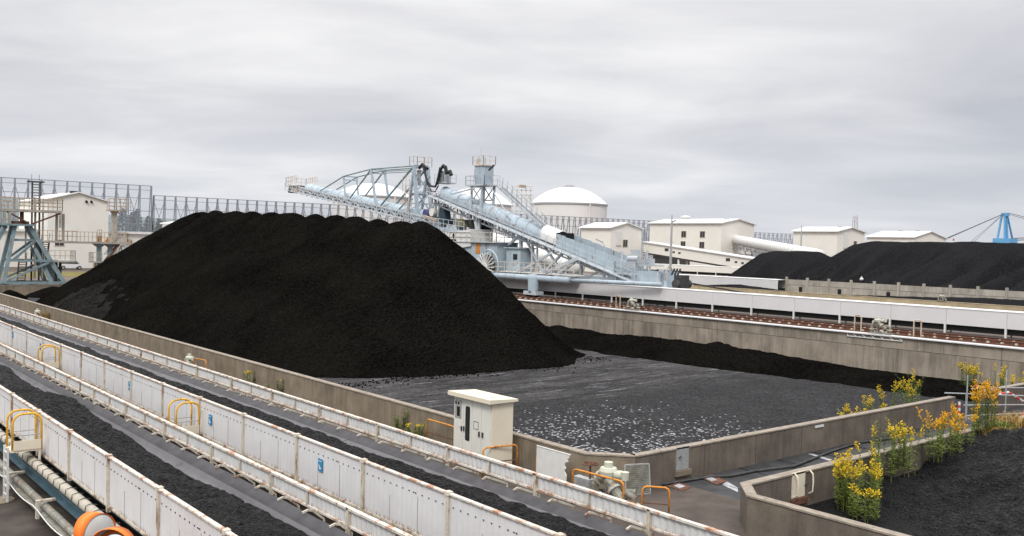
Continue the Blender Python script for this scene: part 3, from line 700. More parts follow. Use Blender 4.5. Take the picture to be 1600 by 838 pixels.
def step_platform(label, px, y, ladder, z=1.62, w=.86, group=None):
    t = thing('step_platform', label, 'step platform', (px, y, 0))
    for k, dy in enumerate((0, .72)):
        hb = hoop(MB(), px - w, px - .08, y + dy, z - .12, z + 1.0)
        h = hb.build('handrail', M['yellow'], t, True)
        MB().bar((px - w, y + dy, z + .36), (px - .08, y + dy, z + .36), .028).bar((px - w, y + dy, z + .04), (px - .08, y + dy, z + .04), .028).build('mid_bar', M['steel'], h)
    mb = MB().box(px - w - .05, px - .09, y - .04, y + .76, z - .12, z - .06)
    mb.box(px - w + .02, px - .1, y - .065, y - .041, z - .06, z + .22)
    mb.box(px - .16, px - .10, y - .03, y + .03, z - .7, z - .121)
    mb.build('deck', M['cream2'], t)
    mb = MB()
    if ladder:
        for dy in (.12, .56): mb.box(px - w - .12, px - w - .06, y + dy, y + dy + .05, .02, z + .02)
        for k in range(6): mb.box(px - w - .11, px - w - .07, y + .17, y + .56, .2 + k * .25, .23 + k * .25)
        mb.build('ladder', M['white'], t)
    return t
step_platform('yellow hoop handrails over a white ladder on the nearest panel wall, bottom left', 6.84, 30.1, True)
step_platform('yellow hoop handrails on the second panel wall, left of the middle', 11.82, 30.6, False, z=1.42)
step_platform('smaller looking yellow hoop handrails far along the second panel wall at left', 11.82, 48.9, False, z=1.45)
step_platform('yellow hoop handrail only just peeping in at the bottom edge', 11.82, 12.2, False, z=1.42)

for lab, y, z in (('biggest blue notice, on the white panel left of the bottom middle', 22.25, 1.93), ('blue notice just right of the yellow hoops on the second panel wall', 29.95, 1.90), ('small blue notice on the second panel wall, third from the bottom', 38.45, 1.90), ('tiny blue notice on the far panel right of the yellow hoops at left', 45.6, 1.95), ('tiny blue notice on the far panel left of the yellow hoops at left', 53.3, 1.98), ('tiniest blue notice on the panel at the left edge', 59.9, 2.0)):
    w, h = (.24, .34) if y < 40 else (.16, .34)
    t = thing('sign', lab, 'sign', (11.855, y, z))
    MB().box(11.845, 11.858, y - w / 2, y + w / 2, z - h / 2, z + h / 2).build('plate', M['sign'], t)
    mb = MB()
    if y < 40:
        mb.prism([(11.8445, y + .06, z - .09), (11.8445, y + .02, z - .03), (11.8445, y - .02, z - .06), (11.8445, y - .07, z - .07), (11.8445, y - .07, z - .10), (11.8445, y, z - .12)], (-.004, 0, 0))
        mb.lathe((11.8445, y + .05, z - .02), [(.03, -.004), (.03, 0), (0, 0)], 10, (-1, 0, 0))
        mb.box(11.840, 11.8445, y - .10, y + .10, z + .10, z + .115)
    else: mb.box(11.840, 11.8445, y - .05, y + .05, z - .08, z - .03)
    mb.build('pictogram', M['white'], t)

# traffic mirrors at the bottom edge
def mirror(label, c, nrm, loc_pole):
    t = thing('traffic_mirror', label, 'mirror', loc_pole); c = Vector(c); nrm = Vector(nrm).normalized()
    MB().lathe(c, [(0, .10), (.13, .095), (.26, .07), (.345, .03), (.365, .0)], 36, nrm).build('mirror_face', M['mir'], t, True)
    MB().lathe(c, [(.39, .02), (.395, -.02), (.345, -.07), (.17, -.10), (0, -.11)], 36, nrm).lathe(c, [(.365, .0), (.39, .02)], 36, nrm).build('shell', M['mback'], t, True)
    up = (Vector((0, 0, 1)) - nrm * nrm.z).normalized(); sd = nrm.cross(up); vs = []; n = 28
    for k in range(n + 1):
        a = R(-25) + R(230) * k / n; e = sd * math.cos(a) + up * math.sin(a); dep = .24 * math.sin(R(180) * k / n) ** .5 + .03
        vs += [c + e * .40 - nrm * .06, c + e * .41 + nrm * dep, c + e * .398 + nrm * dep, c + e * .394 - nrm * .05]
    MB().add(vs, [(4 * k + i, 4 * k + (i + 1) % 4, 4 * k + 4 + (i + 1) % 4, 4 * k + 4 + i) for k in range(n) for i in range(4)]).build('visor', M['vis'], t, True)
    x, y, _ = loc_pole
    mb = MB().tube([(x, y, 0), (x, y, c.z + .2)], .045, 10); mb.bar((x, y, c.z), c - nrm * .1, .05); mb.build('pole', M['vis'], t)
mirror('orange hooded traffic mirror showing its grey back, left of the other mirror', (5.30, 19.0, 2.10), (-.42, .86, -.05), (5.45, 18.6, 0))
mirror('orange hooded traffic mirror facing the camera with blue reflection, cut by the bottom edge', (5.30, 17.95, 2.10), (-.62, -.75, .12), (5.62, 18.3, 0))

# ================================================================== BETWEEN THE SECOND CONVEYOR AND THE WALL
def cabinet():
    x0, x1, y0, y1, z0, z1 = 19.7, 20.62, 24.72, 26.95, .12, 2.50
    t = thing('control_cabinet', 'tall cream steel control cabinet with four doors and an overhanging roof', 'cabinet', (x0, y0, 0))
    MB().box(x0, x1, y0, y1, z0, z1).build('body', M['cream2'], t)
    MB().box(x0 + .03, x1 - .03, y0 + .03, y1 - .03, 0, z0 - .002).build('plinth', M['rust'], t)
    mb = MB(); mb.prism([(x0 - .22, y0 - .12, z1 + .003), (x1 + .12, y0 - .12, z1 + .003), (x1 + .12, y0 - .12, z1 + .09), (x0 - .22, y0 - .12, z1 + .15)], (0, y1 - y0 + .24, 0))
    for a in (.3, 1.2, 1.9): mb.box(x0 + .3, x0 + .36, y0 + a, y0 + a + .06, z1 + .06, z1 + .16)
    mb.build('roof', M['cream2'], t)
    w = (y1 - y0 - .12) / 4; fm = mat('white_door_enamel', (.60, .60, .55), .4, .03, 2, streak=.06, dark=(.45, .42, .35))
    for k in range(4):
        a = y0 + .06 + k * w
        d = MB().box(x0 - .02, x0 - .001, a + .008, a + w - .008, z0 + .06, z1 - .05).build('door', fm, t)
        if k == 2:
            pr = [(x0 - .024, a + w / 2 + dy, z) for dy, z in ((-.10, .98), (-.13, 1.03), (-.13, 2.12), (-.10, 2.2), (.10, 2.2), (.13, 2.12), (.13, 1.03), (.10, .98))]
            MB().prism(pr, (-.006, 0, 0)).build('window_frame', M['black'], d)
            MB().box(x0 - .034, x0 - .0302, a + w / 2 - .085, a + w / 2 + .085, 1.04, 2.14).build('window_pane', M['glass'], d)
            MB().box(x0 - .07, x0 - .021, a + w - .09, a + w - .05, 1.3, 1.46).build('handle', M['dark'], d)
        if k == 3:
            MB().box(x0 - .045, x0 - .021, a + .12, a + w - .04, 1.72, 2.36).box(x0 - .05, x0 - .046, a + .2, a + .34, 2.16, 2.3).box(x0 - .05, x0 - .046, a + .37, a + .48, 2.16, 2.3).build('instrument_panel', M['steel'], d)
            mb = MB().box(x0 - .05, x0 - .0455, a + .18, a + .36, 1.78, 2.12); mb.lathe((x0 - .051, a + .26, 2.24), [(.055, 0), (0, 0)], 12, (-1, 0, 0)); mb.lathe((x0 - .051, a + .42, 2.24), [(.055, 0), (0, 0)], 12, (-1, 0, 0)); mb.build('gauge', M['black'], d)
            MB().box(x0 - .026, x0 - .021, a + .1, a + w - .06, 1.38, 1.64).build('plate', M['white'], d)
            MB().box(x0 - .07, x0 - .021, a + .05, a + .09, 1.28, 1.44).build('handle', M['dark'], d)
        if k in (0, 1):
            c = a + (w - .10 if k == 0 else .10)
            MB().box(x0 - .06, x0 - .021, c - .03, c + .03, 1.24, 1.42).build('handle', M['dark'], d)
        if k == 1:
            mb = MB()
            for (ya, yb, za, zb) in ((.16, .18, 1.46, 1.74), (.42, .44, 1.46, 1.74), (.18, .42, 1.46, 1.48), (.18, .42, 1.72, 1.74)): mb.box(x0 - .025, x0 - .0205, a + ya, a + yb, za, zb)
            mb.build('label_frame', M['dark'], d)
cabinet()

def guard(label, pts, z1=.98, r=.03, group=None):
    t = thing('guard_rail', label, 'guard rail', (pts[0][0], pts[0][1], 0))
    (xa, ya), (xb, yb) = pts; d = Vector((xb - xa, yb - ya, 0)); L = d.length; d.normalize(); a = Vector((xa, ya, 0))
    P = [a, a + Vector((0, 0, z1 - .12)), a + d * .04 + Vector((0, 0, z1 - .04)), a + d * .12 + Vector((0, 0, z1)), a + d * (L - .12) + Vector((0, 0, z1)), a + d * (L - .04) + Vector((0, 0, z1 - .04)), a + d * L + Vector((0, 0, z1 - .12)), a + d * L]
    f = MB().tube(P, r, 8).build('hoop', M['orange'], t, True)
    MB().bar(a + Vector((0, 0, z1 * .48)), a + d * L + Vector((0, 0, z1 * .48)), .03).build('mid_bar', M['rust'], t)
    return t
guard('orange guard rail left of the cream cabinet', ((20.75, 30.2), (20.75, 28.35)))
guard('orange guard rail in front of the right end of the cream cabinet', ((19.35, 24.75), (20.7, 24.55)), 1.0)
guard('orange hoop guard alone on the brown apron, right of the pump', ((20.35, 18.35), (20.85, 17.75)), .95)
guard('orange guard post mostly hidden behind the torn white board', ((20.7, 23.5), (20.9, 23.3)), .85)
guard('long orange guard rail around the near pump', ((19.6, 20.55), (19.75, 18.55)), 1.12)
guard('small orange guard rail right of the pump at the left middle', ((19.7, 52.3), (19.9, 51.0)), 1.0)

# torn white board
tb = MB(); x = 20.55
pr = [(x, 23.35, .0), (x, 23.35, 1.16), (x, 21.72, 1.19), (x, 21.76, 1.08), (x, 21.84, 1.04), (x, 21.80, .96), (x, 21.93, .90), (x, 21.96, .80), (x, 21.90, .72), (x, 21.97, .62), (x, 21.86, .5), (x, 21.88, .0)]
tb.prism(pr, (.03, 0, 0)); tb.box(x - .01, x + .04, 21.7, 23.36, 1.19, 1.215)
solo(tb, 'board', M['white'], 'white board with a torn right edge leaning by the concrete wall', 'board', (x, 22.6, 0))
# grating leaning on the wall
gt = thing('steel_grating', 'grey slatted steel grating leaning on the wall beside the pump', 'grating', (22.3, 20.2, 0))
a = Vector((21.75, 20.32, .02)); bb = Vector((22.55, 20.0, .02)); up = Vector((.10, .18, .92)); mb = MB()
for p, q_ in ((a, a + up), (bb, bb + up), (a, bb), (a + up, bb + up)): mb.bar(p, q_, .04)
mb.build('frame', M['steel'], gt); mb = MB()
for k in range(1, 15): mb.bar(a + up * (k / 15), bb + up * (k / 15), .02, .045)
mb.build('slat', M['pump'], gt)

# pumps: pipe manifold with ivory actuator caps
def pump_unit(label, x, y, z, s=1.0, wheel=True, cab=False, rot=0.):
    t = thing('pump', label, 'pump', (x, y, z)); o = Vector((x, y, z)); V = lambda a, b, c: o + Vector((a, b, c)) * s
    mb = MB(); r = .10 * s
    mb.tube([V(0, .3, 0), V(0, .3, .55), V(.05, .2, .72), V(.05, -.15, .75)], r, 10); mb.tube([V(-.1, -.2, .75), V(-.1, -.5, .55), V(-.1, -.75, .35)], r * 1.25, 10)
    mb.tube([V(.1, -.05, 0), V(.1, -.05, .8)], r * .8, 10); mb.tube([V(-.25, -.55, .15), V(.2, -.65, .5), V(.3, -.8, .5)], r, 10)
    mb.tube([V(0, -1.0, 0), V(0, -1.0, .5), V(-.15, -.85, .6)], r * .9, 10)
    mb.box(*sorted((V(-.3, 0, 0).x, V(.35, 0, 0).x)), *sorted((V(0, -1.15, 0).y, V(0, .4, 0).y)), z, z + .08 * s)
    mb.build('pipework', M['pump'], t, False)
    mb = MB()
    for c, ax in ((V(.05, .2, .72), (0, 1, 0)), (V(-.1, -.45, .58), (0, .8, .6)), (V(-.25, -.55, .15), (.7, -.2, .6)), (V(0, -1.0, .3), (0, 0, 1)), (V(0, .3, .3), (0, 0, 1))):
        mb.lathe(c, [(0, -.035 * s), (.18 * s, -.035 * s), (.18 * s, .035 * s), (0, .035 * s)], 14, ax).piece()
    mb.build_pieces('flange', M['pipe'], t)
    mb = MB(); mb.lathe(V(.1, -.05, .80), [(.06 * s, 0), (.22 * s, .02 * s), (.24 * s, .14 * s), (.2 * s, .22 * s), (.11 * s, .23 * s), (.11 * s, .36 * s), (0, .37 * s)], 16)
    mb.lathe(V(.1, -.42, .90), [(0, -.1 * s), (.1 * s, -.1 * s), (.12 * s, .02 * s), (.1 * s, .14 * s), (0, .15 * s)], 14, (0, -1, .2))
    mb.lathe(V(.1, -.62, .82), [(0, 0), (.09 * s, 0), (.10 * s, .2 * s), (0, .21 * s)], 14)
    mb.build('actuator', M['ivory'], t, False)
    if wheel:
        mb = MB(); c = V(.05, .55, 1.0)
        ring = [c + Vector((math.cos(a_) * .2, math.sin(a_) * .2, 0)) * s for a_ in np.linspace(0, 2 * math.pi, 15)]
        mb.tube(ring, .02 * s, 6)
        for a_ in (0, 1.26, 2.51, 3.77, 5.03): mb.bar(c, c + Vector((math.cos(a_) * .2, math.sin(a_) * .2, 0)) * s, .03 * s)
        mb.tube([V(.05, .55, .4), V(.05, .55, 1.02)], .03 * s, 6); mb.build('handwheel', M['rust'], t)
    if cab: MB().box(x - .1, x + .15, y + .55, y + 1.25, z + .15, z + .75).build('box', M['steel'], t)
    return t
pump_unit('grey pump manifold with ivory caps and a rusty handwheel behind the orange rail', 20.15, 19.75, 0, 1.22, True, True)
pump_unit('small pump with ivory caps by the concrete wall at left middle', 19.8, 53.6, 0, .95, False)
pump_unit('tiny pale pump by the wall at far left', 19.8, 90.6, 0, 1.0, False)
# scraps on the apron and slabs of the aisle
def plate(label, pts, m, z=.03, name='floor_plate'):
    xs = sum(p[0] for p in pts) / len(pts); ys = sum(p[1] for p in pts) / len(pts)
    solo(MB().prism([(x, y, .012) for x, y in pts], (0, 0, z - .012)), name, m, label, 'floor plate', (xs, ys, 0))
def quad_px(*px): return [tuple(at(x, y, Z=.02)[:2]) for x, y in px]
plate('rusty floor plate with a white patch, nearer the long orange hoop guard', quad_px((1042, 760), (1062, 754), (1080, 761), (1068, 767)), M['rust'])
plate('rusty floor plate with a white patch, below the steel wall door', quad_px((1095, 747), (1112, 741), (1136, 752), (1120, 758)), M['rust'])
plate('small white square on the nearer rusty floor plate', quad_px((1053, 760), (1061, 757), (1071, 761), (1062, 764)), M['mark'], .045)
plate('small white square on the rusty floor plate below the wall door', quad_px((1103, 749), (1110, 746), (1121, 751), (1112, 753)), M['mark'], .045)
for k, q4 in enumerate((((1128, 757), (1136, 752), (1153, 762), (1153, 769)), ((1262, 709), (1270, 709), (1300, 718), (1296, 720)))):
    g = MB(); pts = quad_px(*q4); g.add([(x, y, .012) for x, y in pts], [(0, 1, 2, 3)])
    structure(g, 'painted_marking', M['mark'])
mb = MB()
for k in range(9): x = 25.5 + k * 2.4; mb.box(x, x + .04, 16.5, 20.5, .004, .012)
structure(mb, 'slab_joints', M['black'])
hp = [at(1035, 757, Z=.06), at(1110, 745, Z=.06), at(1140, 744, Z=.06), at(1180, 736, Z=.06), at(1240, 729, Z=.06), at(1300, 705, Z=.06), at(1340, 692, Z=.06), at(1400, 684, Z=.06)]
solo(MB().tube(hp, .045, 7), 'hose', M['dark'], 'dark hose lying along the slab aisle between the low walls', 'hose', tuple(hp[0]), smooth=True)

# ================================================================== RAILS AND THE COVERED CONVEYOR
for lab, x in (('nearest rusty rail on its clipped bed along the tall wall top', 60.5), ('second rusty rail behind the nearest rail, before the covered conveyor', 62.2)):
    t = thing('rail_track', lab, 'rail', (x, 30, 2.42))
    MB().box(x - .32, x + .32, -30, 300, 2.421, 2.50).build('rail_bed', M['rust'], t)
    MB().box(x - .04, x + .04, -30, 300, 2.5, 2.66).box(x - .07, x + .07, -30, 300, 2.66, 2.70).build('rail', M['rust'], t)
    c0 = MB().box(x - .3, x + .3, 18, 18.12, 2.501, 2.53).box(x - .3, x - .12, 18, 18.12, 2.53, 2.6).box(x + .12, x + .3, 18, 18.12, 2.53, 2.6).build('rail_clip', M['post'], t)
    for k in range(1, 99): copy_part(c0, t, (0, k * .85, 0))
def covered_conveyor(label, x, y0, n, z0, z1, z2, P, m, legm, dep=2.1):
    t = thing('covered_conveyor', label, 'conveyor', (x, y0, z0)); L = n * P
    p0 = MB().box(x - .02, x + .02, y0 + .01, y0 + P - .01, z1, z2).build('cover_panel', m, t)
    for k in range(1, n): copy_part(p0, t, (0, k * P, 0))
    MB().prism([(x - .05, y0, z2 + .001), (x + dep + .1, y0, z2 + .001), (x + dep + .1, y0, z2 + .05), (x + dep / 2, y0, z2 + .10), (x - .05, y0, z2 + .05)], (0, L, 0)).build('roof', M['roofw'], t)
    MB().box(x + dep, x + dep + .04, y0, y0 + L, z1, z2).build('back_cover', m, t)
    MB().box(x + .2, x + dep - .2, y0, y0 + L, z1 - .42, z1 + .15).build('belt', M['black'], t)  # belt as a black box, hung low to paint shade into the gap below
    l0 = MB().box(x - .06, x + .06, y0, y0 + .12, z0, z1 - .002).build('leg', legm, t); l1 = MB().box(x + dep - .1, x + dep, y0, y0 + .1, z0, z1 - .002).build('leg', legm, t)
    for k in range(1, n + 1): copy_part(l0, t, (0, k * P, 0)); copy_part(l1, t, (0, k * P, 0))
    return t
covered_conveyor('long conveyor under white cover sheets just beyond the rusty rails', 63.7, -10, 45, 2.6, 3.2, 4.29, 4.0, M['wpanel'], M['white'], .95)
solo(MB().box(63.4, 64.9, -10, 170, 2.42, 2.6), 'plinth', M['dark'], 'dark concrete strip carrying the legs of the long white conveyor', 'plinth', (64, 30, 2.42))
# strip of cable duct at its foot
solo(MB().box(63.05, 63.3, -10, 170, 2.42, 2.54), 'cable_duct', M['steel'], 'low grey duct running along the foot of the white covered conveyor', 'duct', (63.2, 30, 2.42))
pump_unit('pale valve set on the edge of the tall wall, centre right, next to the rails', 59.4, 55.6, 2.47, .95, False)
vt = pump_unit('pale valve set on a white grating shelf on the tall wall edge at right', 59.5, 32.8, 2.47, 1.0, False)
mb = MB(); mb.bar((58.95, 30.6, 2.44), (58.95, 34.6, 2.44), .07).bar((58.95, 30.6, 2.18), (58.95, 34.6, 2.18), .06)
for k in range(7): y = 30.6 + k * .66; mb.bar((58.95, y, 2.18), (58.95, min(y + .33, 34.6), 2.44), .05)
mb.build('shelf', M['white'], vt)
for lab, y in (('small rusty hoop on the tall wall edge, left of the shelf with valves', 34.3), ('small rusty hoop on the tall wall edge, right of the shelf with valves', 30.0), ('small rusty hoop between the rails and the white covered conveyor, by the centre valves', 57.6)):
    t = solo(hoop_y(MB(), y, y + .5, 60.2, 2.42, 3.55, .05), 'guard_hoop', M['rustrail'], lab, 'guard rail', (60.2, y, 2.42))

# ================================================================== RIGHT YARD
make_wall('concrete_wall', [(97.1, -40), (97.1, 150)], 2.3, 3.05, .25, -1, 'low tan concrete wall beyond the long white covered conveyor', M['conct'], mcope=M['conct'])
pw = thing('panel_wall', 'grey post and panel concrete wall in front of the right coal piles', 'wall', (108, 40, 2.4)); y = 72.6; P = 3.15
p0 = MB().box(108.02, 108.14, y - P + .05, y - .05, 3.42, 4.12).build('panel', M['slabc'], pw)
q0 = MB().box(108.02, 108.14, y - P + .05, y - .05, 2.4, 3.38).build('lower_panel', M['slabc'], pw)
mb = MB().box(107.92, 108.22, y - .13, y + .13, 2.4, 4.45); s0 = mb.build('post', M['slabc'], pw)
d0 = MB().box(108.00, 108.019, y - P + .7, y - P + 1.2, 2.5, 3.2).build('drain_slot', M['black'], pw)
for k in range(1, 34):
    for o_ in (p0, q0, s0): copy_part(o_, pw, (0, -k * P, 0))
    if k % 2 == 0: copy_part(d0, pw, (0, -k * P + (k % 3) * .3, 0))
covered_conveyor('short white covered conveyor left of the grey post and panel wall', 106.5, 72.9, 9, 2.4, 2.75, 4.0, 3.6, M['wpanel'], M['white'])
covered_conveyor('pale cream conveyor cover farther back, below the long sloping gallery', 128, 92, 9, 2.4, 3.9, 4.9, 4.0, M['cream'], M['cream'])
pump_unit('tiny white valve set on the tan wall at right', 97.2, 46.5, 3.05, .6, False)
solo(MB().lathe((112.9, 64.5, 4.35), [(0, 0), (.22, .0), (.26, .15), (.12, .34), (.05, .38), (.12, .48), (0, .5)], 7), 'bag', M['white'], 'little white bag lying alone on the slope of the black pile at right', 'bag', (112.9, 64.5, 4.35))

# ================================================================== BUILDINGS
def gable_house(name, label, x0, x1, y0, y1, z0, ze, zr, m, wins=(), ridge='Y', extra=None):
    """ridge along Y: gable ends face -Y; ridge along X: gables face -X"""
    t = thing(name, label, 'building', (x0, y0, z0))
    mb = MB()
    if ridge == 'Y':
        xm = (x0 + x1) / 2; mb.prism([(x0, y0, z0), (x1, y0, z0), (x1, y0, ze), (xm, y0, zr), (x0, y0, ze)], (0, y1 - y0, 0))
        rf = MB(); e = .5
        for xa, sg in ((x0, -1), (x1, 1)):
            sl = (zr - ze) / (xm - x0)
            rf.prism([(xa + sg * e, y0 - .4, ze - e * sl + .02), (xm, y0 - .4, zr + .02), (xm, y0 - .4, zr + .25), (xa + sg * e, y0 - .4, ze - e * sl + .22)], (0, y1 - y0 + .8, 0))
    else:
        ym = (y0 + y1) / 2; mb.prism([(x0, y0, z0), (x0, y1, z0), (x0, y1, ze), (x0, ym, zr), (x0, y0, ze)], (x1 - x0, 0, 0))
        rf = MB(); e = .5
        for ya, sg in ((y0, -1), (y1, 1)):
            sl = (zr - ze) / (ym - y0)
            rf.prism([(x0 - .4, ya + sg * e, ze - e * sl + .02), (x0 - .4, ym, zr + .02), (x0 - .4, ym, zr + .25), (x0 - .4, ya + sg * e, ze - e * sl + .25)], (x1 - x0 + .8, 0, 0))
    mb.build('wall', m, t); rf.build('roof', M['roofw'], t)
    for face, u, z, w, h in wins:
        if face == 'x':
            f = MB().box(x0 - .08, x0 - .002, u - w / 2 - .1, u + w / 2 + .1, z - h / 2 - .1, z + h / 2 + .1).build('window', M['cream2'], t)
            mb = MB()
            for s in (-1, 1): mb.box(x0 - .1, x0 - .082, u + s * w / 4 - w / 4 + .03, u + s * w / 4 + w / 4 - .03, z - h / 2, z + h / 2)
        else:
            f = MB().box(u - w / 2 - .1, u + w / 2 + .1, y0 - .08, y0 - .002, z - h / 2 - .1, z + h / 2 + .1).build('window', M['cream2'], t)
            mb = MB()
            for s in (-1, 1): mb.box(u + s * w / 4 - w / 4 + .03, u + s * w / 4 + w / 4 - .03, y0 - .1, y0 - .082, z - h / 2, z + h / 2)
        mb.build('pane', M['glass'], f)
    return t
# big cream house, right of centre (X = 180)
h3 = gable_house('industrial_building', 'cream cladded house with four small windows where the white tube comes out', 180, 193, 139.5, 162.4, 6.9, 14.15, 15.25, M['cream'], [('x', 151.0, 11.45, 1.5, 1.5), ('x', 145.1, 11.45, 1.5, 1.5), ('x', 151.1, 8.9, 1.5, 1.5), ('x', 145.2, 8.85, 1.5, 1.5)])
MB().box(180.8, 192, 139.8, 149.5, 2.4, 6.88).build('base', M['cream'], h3)
MB().box(181.2, 192, 149.6, 162, 2.4, 6.8).build('dark_undercroft', M['dark'], h3)
MB().lathe((186.5, 156, 15.3), [(1.0, -.3), (1.0, .5), (1.3, .55), (1.3, .9), (0, 1.1)], 14).build('roof_vent', M['roofw'], h3)
MB().lathe((186.5, 143, 15.3), [(.6, -.3), (.6, .35), (0, .5)], 12).build('roof_vent', M['steel'], h3)
MB().box(185.2, 185.9, 139.38, 139.498, 10.4, 11.3).build('vent', M['black'], h3)
h2 = gable_house('industrial_building', 'small cream gable house with one window, behind the sloping blue belt', 140, 149.5, 137.2, 146.2, 2.4, 11.85, 12.95, M['cream'], [('y', 144.4, 8.7, 1.4, 1.5)])
MB().box(141.6, 143.2, 137.0, 137.198, 8.2, 11.2).build('hatch_door', M['white'], h2)
h4 = gable_house('industrial_building', 'cream gable house with a small dark window left of the right coal piles', 180, 191, 108.8, 119.6, 2.4, 12.3, 13.25, M['cream'], [('y', 187.2, 9.6, 1.2, 1.6)])
MB().box(182.6, 184.2, 108.6, 108.798, 8.8, 12.0).build('hatch_door', M['white'], h4)
MB().lathe((185.5, 111.5, 13.4), [(.45, -.3), (.45, .3), (0, .4)], 12).build('roof_vent', M['steel'], h4)
h5 = gable_house('industrial_building', 'far cream house with a low gable just showing above the right coal pile', 240, 258, 122.4, 135.9, 2.4, 12.3, 14.0, M['cream'])
for y in (126, 131): MB().lathe((249, y, 14.1), [(.6, -.3), (.6, .4), (0, .5)], 12).build('roof_vent', M['steel'], h5)
h1 = gable_house('industrial_building', 'tall cream gable house behind the rusty walkways at far left', 43.3, 54.2, 190, 214, 1.28, 14.2, 15.7, M['cream'], [('y', 45.4, 6.1, 1.6, 1.1)])
mb = MB()
for x in (50.1, 51.0): mb.tube([(x, 189.99, 14.2), (x, 189.6, 14.0)], .22, 8)
mb.build('vent', M['black'], h1)
MB().box(47.6, 49.2, 191, 192.2, 15.7, 16.1).build('roof_vent', M['dark'], h1)
lb = thing('warehouse', 'long low cream warehouse with a white roof edge behind the cream gable house', 'building', (20, 196, 1.28))
MB().box(-30, 112, 196, 214, 1.28, 8.1).build('wall', M['cream'], lb)
MB().box(-30.4, 112.4, 195.5, 214.5, 8.101, 8.6).build('roof', M['roofw'], lb)
MB().box(59.5, 60.5, 195.7, 195.99, 5.2, 7.0).build('wall_lamp_box', M['rustrail'], lb)
gable_house('industrial_building', 'white roofed building whose corner shows above the left flank of the big coal pile', 71.5, 96, 186, 210, 1.28, 10.6, 12.4, M['roofw'])

# sloping galleries between the houses
def gallery(label, a, b, w, h, m, wins=()):
    a, b = Vector(a), Vector(b); t = thing('conveyor_gallery', label, 'gallery', tuple(a)); d = (b - a); n = Vector((1, 0, 0))
    mb = MB(); u = Vector((0, 0, h))
    mb.add([a, b, b + u, a + u, a + n * w, b + n * w, b + u + n * w, a + u + n * w], [(0, 1, 2, 3), (5, 4, 7, 6), (3, 2, 6, 7), (1, 0, 4, 5), (0, 3, 7, 4), (2, 1, 5, 6)])
    mb.build('wall', m, t)
    e = Vector((.3, 0, 0)); MB().add([a + u - e + Vector((0, 0, .01)), b + u - e + Vector((0, 0, .01)), b + u + n * w + e + Vector((0, 0, .01)), a + u + n * w + e + Vector((0, 0, .01)), a + u - e + Vector((0, 0, .2)), b + u - e + Vector((0, 0, .2)), b + u + n * w + e + Vector((0, 0, .2)), a + u + n * w + e + Vector((0, 0, .2))], [(3, 2, 1, 0), (4, 5, 6, 7), (0, 1, 5, 4), (1, 2, 6, 5), (2, 3, 7, 6), (3, 0, 4, 7)]).build('roof', M['roofw'], t)
    MB().prism([a - Vector((0, 0, .02)) + n * .1, b - Vector((0, 0, .02)) + n * .1, b - Vector((0, 0, .35)) + n * .1, a - Vector((0, 0, .35)) + n * .1], (w - .2, 0, 0)).build('floor_beam', M['dark'], t)
    for f, zf, s in wins:
        c = a + d * f + Vector((0, 0, h * zf)); MB().box(c.x - .05, c.x - .003, c.y - s, c.y + s, c.z - s * .6, c.z + s * .6).build('window', M['glass'], t)
    k = max(2, int(d.length / 9))
    for i in range(1, k):
        c = a + d * (i / k) - Vector((0, 0, .36))
        if c.z > 3.2: MB().bar((c.x + .3, c.y, 2.4), (c.x + .3, c.y, c.z), .35).build('leg', M['cream'], t); MB().bar((c.x + w - .3, c.y, 2.4), (c.x + w - .3, c.y, c.z), .35).build('leg', M['cream'], t)
    return t
gallery('long cream sloping gallery with small windows, below the four window house', (150, 137.0, 6.9), (150, 98, 3.0), 3.2, 2.1, M['cream'], [(.17, .62, .5), (.22, .5, .3), (.26, .5, .3), (.58, .6, .5), (.63, .5, .3), (.67, .5, .3)])
def tube_conveyor(label, a, b, r, legs, m=None):
    a, b = Vector(a), Vector(b); t = thing('tube_conveyor', label, 'conveyor', tuple(a)); n = 24; d = (b - a)
    MB().tube([a.lerp(b, i / n) for i in range(n + 1)], r, 20).build('tube', m or M['white'], t, True)
    mb = MB(); dd = d.normalized()
    for i in range(1, n): c = a.lerp(b, i / n); mb.lathe(c, [(r + .002, -.1), (r + .06, -.1), (r + .06, .1), (r + .002, .1)], 20, dd)
    mb.build('ring', M['white'], t)
    sd = dd.cross(Vector((0, 0, 1))).normalized(); o = Vector((0, 0, -r * 1.05))
    mb = MB()
    for s in (-1, 1): mb.truss(a + o + sd * s * r * .8, b + o + sd * s * r * .8, a + o * 1.7 + sd * s * r * .8, b + o * 1.7 + sd * s * r * .8, 20, .14)
    mb.build('truss', M['steel'], t)
    for f, zb in legs:
        c = a.lerp(b, f) + o * 1.7
        for s in (-1, 1): MB().bar(c + sd * s * r * .7, Vector((c.x, c.y, zb)) + sd * s * r * 1.5 + dd * s * .8, .35).build('leg', M['steel'], t)
    return t
tube_conveyor('white tube conveyor on legs from the four window house down towards the right coal pile', (187, 141, 10.4), (150, 94, 7.2), 1.15, [(.22, 2.4), (.55, 2.4)])
tube_conveyor('white tube conveyor running down behind the blue stacker', at(745, 367, X=84), at(905, 420, X=84), 1.05, [(.35, 2.4), (.7, 2.4)])

